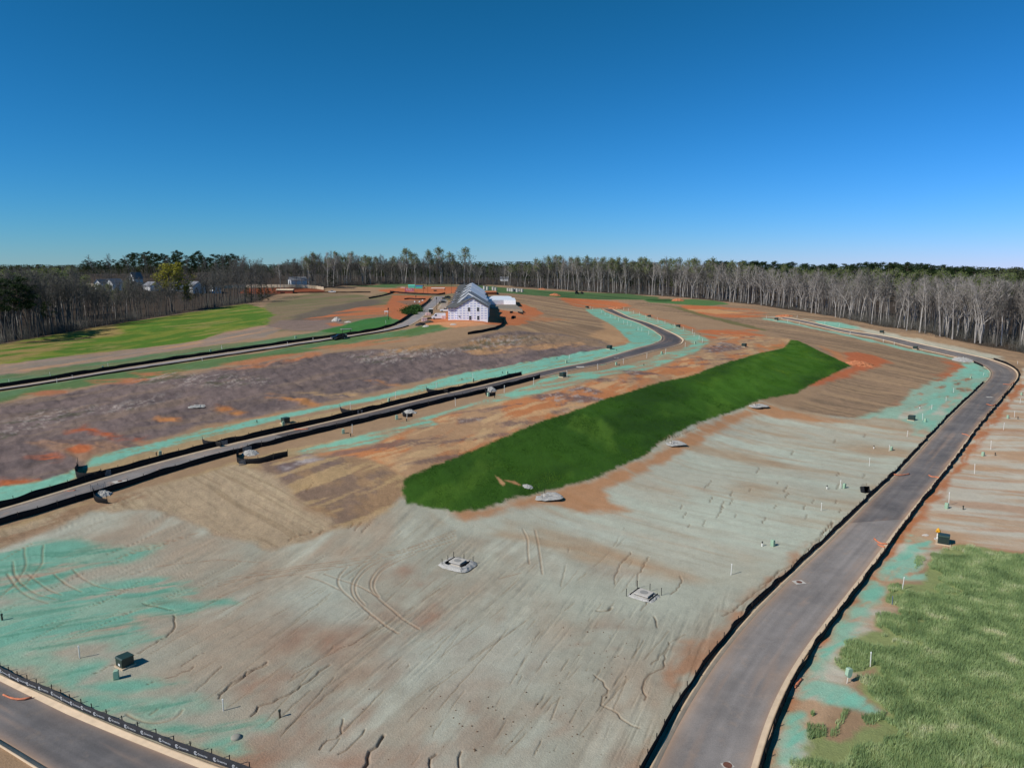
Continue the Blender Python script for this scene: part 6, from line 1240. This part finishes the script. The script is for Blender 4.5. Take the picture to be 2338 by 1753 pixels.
x, y = along(2238, 3); tree_at('fork', x, y, height_for(x, y, 632), 'broad white forked tree standing foremost on the right wood edge', None, sx=1.25, k=1)
# budding and green trees
for u, vt in ((925, 574), (948, 583), (982, 580), (1010, 572), (1035, 584), (1060, 573)):
    x, y = along(u, random.uniform(2, 14)); tree_at('bud', x, y, height_for(x, y, vt), 'tall slim budding tree standing above the wood behind the store yard', 'tall budding trees behind the store yard', sx=1.2)
row(22, 1160, 1480, ['bud'], 'pale green budding tree above the wood right of the townhouses', 'budding trees of the far middle wood', 5, (4, 40)); row(16, 1480, 1720, ['bud'], 'green budding tree in the wood beyond the far grass island', 'budding trees beyond the grass island', 6, (8, 50)); row(30, 1740, 2380, ['bud'], 'olive budding tree deep in the right-hand wood', 'budding trees of the right wood', 6, (22, 80)); row(10, 690, 900, ['bud'], 'olive budding tree behind the cottage and cream fence', 'budding trees behind the cottage', 8, (8, 50)); row(18, -20, 300, ['bud'], 'olive budding tree in the far left wood', 'budding trees of the left wood', 6, (40, 130), hi=30)
x, y = along(393, 22); tree_at('yellow', x, y, height_for(x, y, 611, 12, 34), 'rounded yellow-green tree standing out in the left wood', None, name='yellow_tree', sx=1.75); x, y = along(425, 14); tree_at('yellow', x, y, 14, 'smaller yellow-green tree in the left wood below the grey-roofed house', None, name='yellow_tree')
# pines
for u, vt in ((8, 640), (38, 642), (52, 636), (70, 655), (112, 690)): x, y = along(u, random.uniform(3, 12)); tree_at('pine', x, y, height_for(x, y, vt), 'dark pine at the left edge of the picture in front of the bare wood', 'dark pines at the left picture edge')
for k in range(36):
    u = 265 + 285 * (k + random.random()) / 36; q = random.uniform(560, 640); dx, dy, dz = ray(u, 640); t = q / dy; x, y = dx * t, q; vt = np.interp(u, [265, 290, 330, 420, 480, 530, 560], [592, 580, 574, 573, 576, 578, 594]) + abs(random.gauss(0, 10)); tree_at('pine', x, y, height_for(x, y, vt, 12, 40), 'tall dark pine on the ridge behind the left houses', 'pines on the left ridge')
for k in range(9):
    u = 215 + 42 * k; q = random.uniform(520, 560); dx, dy, dz = ray(u, 640); t = q / dy; tree_at('dark', dx * t, q, height_for(dx * t, q, 586 + random.uniform(0, 12), 12, 34), 'bare dark tree rising among the pines on the left ridge', 'bare trees on the left ridge')
for k in range(8):
    u = 195 + 8 * k; q = random.uniform(600, 650); dx, dy, dz = ray(u, 640); t = q / dy; tree_at('pine', dx * t, q, height_for(dx * t, q, 594 + random.uniform(0, 8), 10, 32), 'dark pine on the skyline far left of the ridge', 'pines far left on the skyline')
for k in range(64):
    u = 1610 + 620 * (k + random.random()) / 64; q = random.uniform(560, 680); dx, dy, dz = ray(u, 640); t = q / dy; x, y = dx * t, q; vt = np.interp(u, [1600, 1700, 1800, 1900, 2000, 2030, 2120, 2230], [596, 597, 600, 605, 598, 600, 604, 612]) + abs(random.gauss(0, 3.5)); tree_at('pine', x, y, height_for(x, y, vt, 14, 44), 'dark pine showing above the right-hand bare wood', 'pines behind the right wood', sx=1.15)
for u, v, H in ((598, 690, 9), (612, 688, 8), (592, 682, 11), (575, 690, 7), (565, 685, 9), (626, 672, 6), (607, 676, 9)): p = P1(u, v); tree_at('young', p.x, p.y, H, 'young dark pine at the right end of the left wood', 'young pines by the left wood')
for u, off in ((840, 6), (868, 9), (755, 4), (765, 8), (905, 5), (1195, 8), (1205, 14), (560, 60)): x, y = along(u, off); tree_at('young', x, y, random.uniform(6, 11), 'low dark evergreen at the foot of the wood behind the townhouses', 'low evergreens at the wood foot', name='evergreen')
# the mass of the woods behind, thickets and the far canopy
def simple_tree(seed, tw=.05):
    T, K, L = bare_tree(seed, .4, .55, 10, 1, 0, 3, tw, ns=4); V1, F1 = T.arrays(); V2, F2 = K.arrays(); return np.vstack([V1, V2]), np.vstack([F1, F2 + len(V1)])
SIMP = [simple_tree(100 + k) for k in range(6)]
def mass(name, label, cat, pts, tmpl, m):
    Vs = []; Fs = []; n = 0
    for x, y, H, sx in pts:
        V, F = tmpl[random.randrange(len(tmpl))]; a = random.uniform(0, 6.28); ca, sa = math.cos(a), math.sin(a); s = H / 24.0
        W = np.stack([(V[:, 0] * ca - V[:, 1] * sa) * s * sx + x, (V[:, 0] * sa + V[:, 1] * ca) * s * sx + y, V[:, 2] * s + PZ[(x, y)]], 1); Vs.append(W); Fs.append(F + n); n += len(V)
    o = link_mesh(name, np_mesh(name, np.vstack(Vs), np.vstack(Fs), m)); return tag(o, label, cat, kind='stuff')
PZ = {}
def scatter(n, u0, u1, off, vt_add, lo, hi, sx=1.0):
    out = []
    for _ in range(n):
        u = random.uniform(u0, u1); o = off[0] + (off[1] - off[0]) * random.random() ** 1.3; x, y = along(u, o); out.append((x, y, u))
    zz = hbase(np.array([q[0] for q in out]), np.array([q[1] for q in out])); res = []
    for (x, y, u), z in zip(out, zz):
        PZ[(x, y)] = float(z) - .3; res.append((x, y, height_for(x, y, top_v(u) + vt_add + abs(random.gauss(0, 10)), lo, hi), sx * random.uniform(.9, 1.3)))
    return res
HOUSES_W = np.array([[o.location.x, o.location.y] for o in COL.objects if o.name.startswith(('house', 'shed', 'privacy'))])
ml = scatter(620, -260, 640, (18, 260), 12, 8, 24) + scatter(620, -260, 600, (110, 420), -12, 9, 22); ml = [q for q in ml if np.min(np.linalg.norm(HOUSES_W - np.array(q[:2]), axis=1)) > 16]
M_MASS = mat('woodland twigs', (76, 76, 71), .95, .2, .06, col2=(108, 105, 97)); M_MASSP = mat('pale woodland twigs', (98, 93, 88), .95, .2, .05, col2=(134, 128, 121))
mass('left_woodland', 'bare brown woodland filling the hollow left of the site', 'woodland', ml, SIMP, M_MASS)
mass('middle_woodland', 'bare grey woodland behind the townhouses and far road ends', 'woodland', scatter(760, 640, 1500, (14, 190), 6, 12, 32), SIMP, M_MASS)
mass('right_woodland', 'bare pale grey woodland beyond the right crest', 'woodland', scatter(820, 1480, 2700, (10, 230), 8, 12, 34), SIMP, M_MASSP)
ST = []
for s in range(4):
    rg = np.random.default_rng(200 + s); T = TB()
    for q in range(9):
        a = np.array([rg.normal(0, 3.5), rg.normal(0, 3.5), -.3]); T.seg(a, a + np.array([rg.normal(0, 2.0), rg.normal(0, 2.0), rg.uniform(10, 24)]), .16, 0, 3)
    for q in range(26):
        a = np.array([rg.normal(0, 3.5), rg.normal(0, 3.5), rg.uniform(0, 8)]); T.seg(a, a + np.array([rg.normal(0, 3), rg.normal(0, 3), rg.uniform(2, 7)]), .1, 0, 3)
    ST.append(T.arrays())
th_ = scatter(420, -200, 640, (0, 40), 60, 3, 8) + scatter(330, 640, 1500, (2, 30), 40, 3, 8) + scatter(420, 1480, 2600, (1, 36), 70, 3, 9)
mass('undergrowth', 'brown leafless undergrowth along the foot of the woods', 'undergrowth', th_, ST, M_MASS)
CB = []
for s in range(3):
    rg = np.random.default_rng(300 + s); T = TB()
    for q in range(260):
        c = np.array([rg.normal(0, 2.6), rg.normal(0, 2.6), 14 + np.clip(rg.normal(0, 4.6), -9, 8)]); u = rg.normal(0, 1, 3); u /= np.linalg.norm(u); v = np.cross(u, rg.normal(0, 1, 3)); v /= np.linalg.norm(v) + 1e-6; T.quad(c, u * .8, v * .6)
    T.seg(np.zeros(3), np.array([0, 0, 16.0]), .25, .1, 4); CB.append(T.arrays())
def farpts(n, u0, u1, d0, d1, vt0, vt1, lo=10, hi=36):
    out = []
    for _ in range(n):
        u = random.uniform(u0, u1); q = random.uniform(d0, d1); dx, dy, dz = ray(u, 640); t = q / dy; x, y = float(dx * t), q; PZ[(x, y)] = float(hbase(x, y)) - .3; out.append((x, y, height_for(x, y, random.uniform(vt0, vt1), lo, hi), 1.2))
    return out
mass('far_wood', 'dark green far woodland on the skyline', 'woodland', farpts(420, -300, 700, 620, 1000, 601, 616) + farpts(380, 640, 1500, 760, 1100, 594, 612) + farpts(480, 1400, 2700, 620, 1100, 606, 622) + farpts(500, -400, 2800, 1100, 2200, 606, 614), CB, leafmat('far wood leaves', (44, 58, 34), (92, 94, 62)))

# ------------------------------------------------------------------ tall grass, bank grass
def blades(name, label, poly_px, n, h0, h1, w, m, clip=None, seed=1, warp=1.0, wf=.5, gap=.0, lean=.18, holes=()):
    W = P(poly_px)[:, :2]; lo = W.min(0); hi = W.max(0); rg = np.random.default_rng(seed); keep = []
    if clip is not None: lo = np.maximum(lo, clip[0]); hi = np.minimum(hi, clip[1])
    x = rg.uniform(lo[0], hi[0], n * 5).astype(np.float32); y = rg.uniform(lo[1], hi[1], n * 5).astype(np.float32)
    d = sdf(W, x, y) + (fbm(x * wf, y * wf, seed + 5, 4) - .5) * 2 * warp; ok = (d > 0) & (np.abs(np.arctan2(x, y)) < R(50))
    for hp in holes: ok &= sdf(P(hp)[:, :2], x, y) < (rg.random(len(x)) - .3) * .5
    if gap > 0: ok &= fbm(x * .22, y * .22, seed + 9, 4) + np.clip(d, 0, 4) * .08 > gap
    x, y = x[ok][:n], y[ok][:n]; k = len(x); z = hbase(x, y); hh = (h0 + (h1 - h0) * rg.random(k)) * (.75 + .5 * fbm(x * .3, y * .3, seed + 2, 3)); a = rg.uniform(0, 6.28, k); ln = rg.normal(0, lean, (k, 2)) * hh[:, None] + np.array([.10, .06]) * hh[:, None]
    ww = w * rg.uniform(.7, 1.4, k); c, s = np.cos(a) * ww, np.sin(a) * ww
    V = np.stack([np.stack([x - c, y - s, z - .05], 1), np.stack([x + c, y + s, z - .05], 1), np.stack([x + c * .5 + ln[:, 0] * .5, y + s * .5 + ln[:, 1] * .5, z + hh * .6], 1), np.stack([x + ln[:, 0], y + ln[:, 1], z + hh], 1)], 1).reshape(-1, 3)
    q = np.arange(k)[:, None] * 4; F = np.concatenate([q + [0, 1, 2], q + [0, 2, 3]]).astype(np.int32)
    o = link_mesh(name, np_mesh(name, V, F, m)); return tag(o, label, 'grass', kind='stuff')
def grassmat(name, cols, sc):
    m = leafmat(name, cols[0], cols[1]); n, l = m.node_tree.nodes, m.node_tree.links
    nz = [q for q in n if q.type == 'TEX_NOISE'][0]; nz.inputs['Scale'].default_value = sc; cr = [q for q in n if q.type == 'VALTORGB'][0].color_ramp
    for p_, c_ in zip((.5, .62), cols[2:]): e = cr.elements.new(p_); e.color = rgb(c_)
    return m
blades('tall_grass', 'tall green grass growing at the lower right', GRASS, 360000, .28, .70, .02, grassmat('tall grass', ((116, 140, 92), (218, 216, 176), (154, 176, 118), (184, 198, 142)), .35), ((10, 24), (150, 150)), 3, 1.3, .5, .50)
blades('bank_grass', 'short dense dark green grass covering the bank', BANK, 190000, .08, .26, .04, grassmat('bank grass', ((40, 78, 16), (116, 144, 44), (60, 106, 22), (84, 124, 32)), .055), None, 4, .8, 1.1, holes=[Z(1100,950,3.403,[(100,460),(150,485),(185,520),(165,550),(130,515)]), Z(1100,950,3.403,[(180,495),(260,500),(325,548),(290,545),(220,525)]), Z(1100,950,3.403,[(1140,60),(1250,110),(1375,180),(1370,192),(1240,125)]), Z(1100,950,3.403,[(1190,60),(1300,110),(1350,150),(1280,120)]), Z(1050,650,3.403,[(1980,790),(2110,850),(2200,915),(2100,870)])])  # broad colour variation of the blades imitates lit and shaded slope
tuft = [Z(1650,1150,2.751,[(530,1380),(640,1400),(620,1470),(540,1480)]), Z(1650,1150,2.751,[(650,1440),(760,1290),(800,1300),(740,1440),(680,1490)]), Z(1650,1150,2.751,[(960,690),(1060,680),(1040,720),(1000,790),(960,760)]), Z(1650,1150,2.751,[(1215,330),(1265,340),(1240,400),(1200,430)]), Z(1650,1150,2.751,[(1030,510),(1110,500),(1120,540),(1050,580)]), Z(1650,1150,2.751,[(560,1320),(690,1310),(680,1330),(580,1360)]), Z(1650,1150,2.751,[(880,1330),(1020,1310),(1020,1370),(900,1390)])]
for k, t in enumerate(tuft): blades('grass_tuft', 'loose dark grass clumps on the bare verge at the lower right', t, 380, .25, .6, .03, bpy.data.materials['tall grass'], None, 20 + k, .6, .8, .36)
SHRUB = TB(); rg = np.random.default_rng(5)
for q in range(900):
    c = rg.normal(0, 1, 3) * np.array([1.0, 1.0, .55]); c[2] = abs(c[2]) + .1; u = rg.normal(0, 1, 3); u /= np.linalg.norm(u); v = np.cross(u, rg.normal(0, 1, 3)); v /= np.linalg.norm(v) + 1e-6; SHRUB.quad(c, u * .22, v * .16)
SM = SHRUB.mesh('green_shrub', M_NDL if False else leafmat('shrub leaves', (40, 74, 30), (70, 104, 46)))
for k, (u, v, s) in enumerate(((936, 712, 2.0), (945, 706, 1.8), (951, 712, 1.6), (940, 718, 1.4), (932, 716, 1.3))):
    o = link_mesh('green_shrub', SM, None, P1(u, v)); o.scale = (s, s, s * .8); tag(o, 'green shrub on the mound left of the upper road', 'shrub', 'green shrubs on the mound by the upper road')
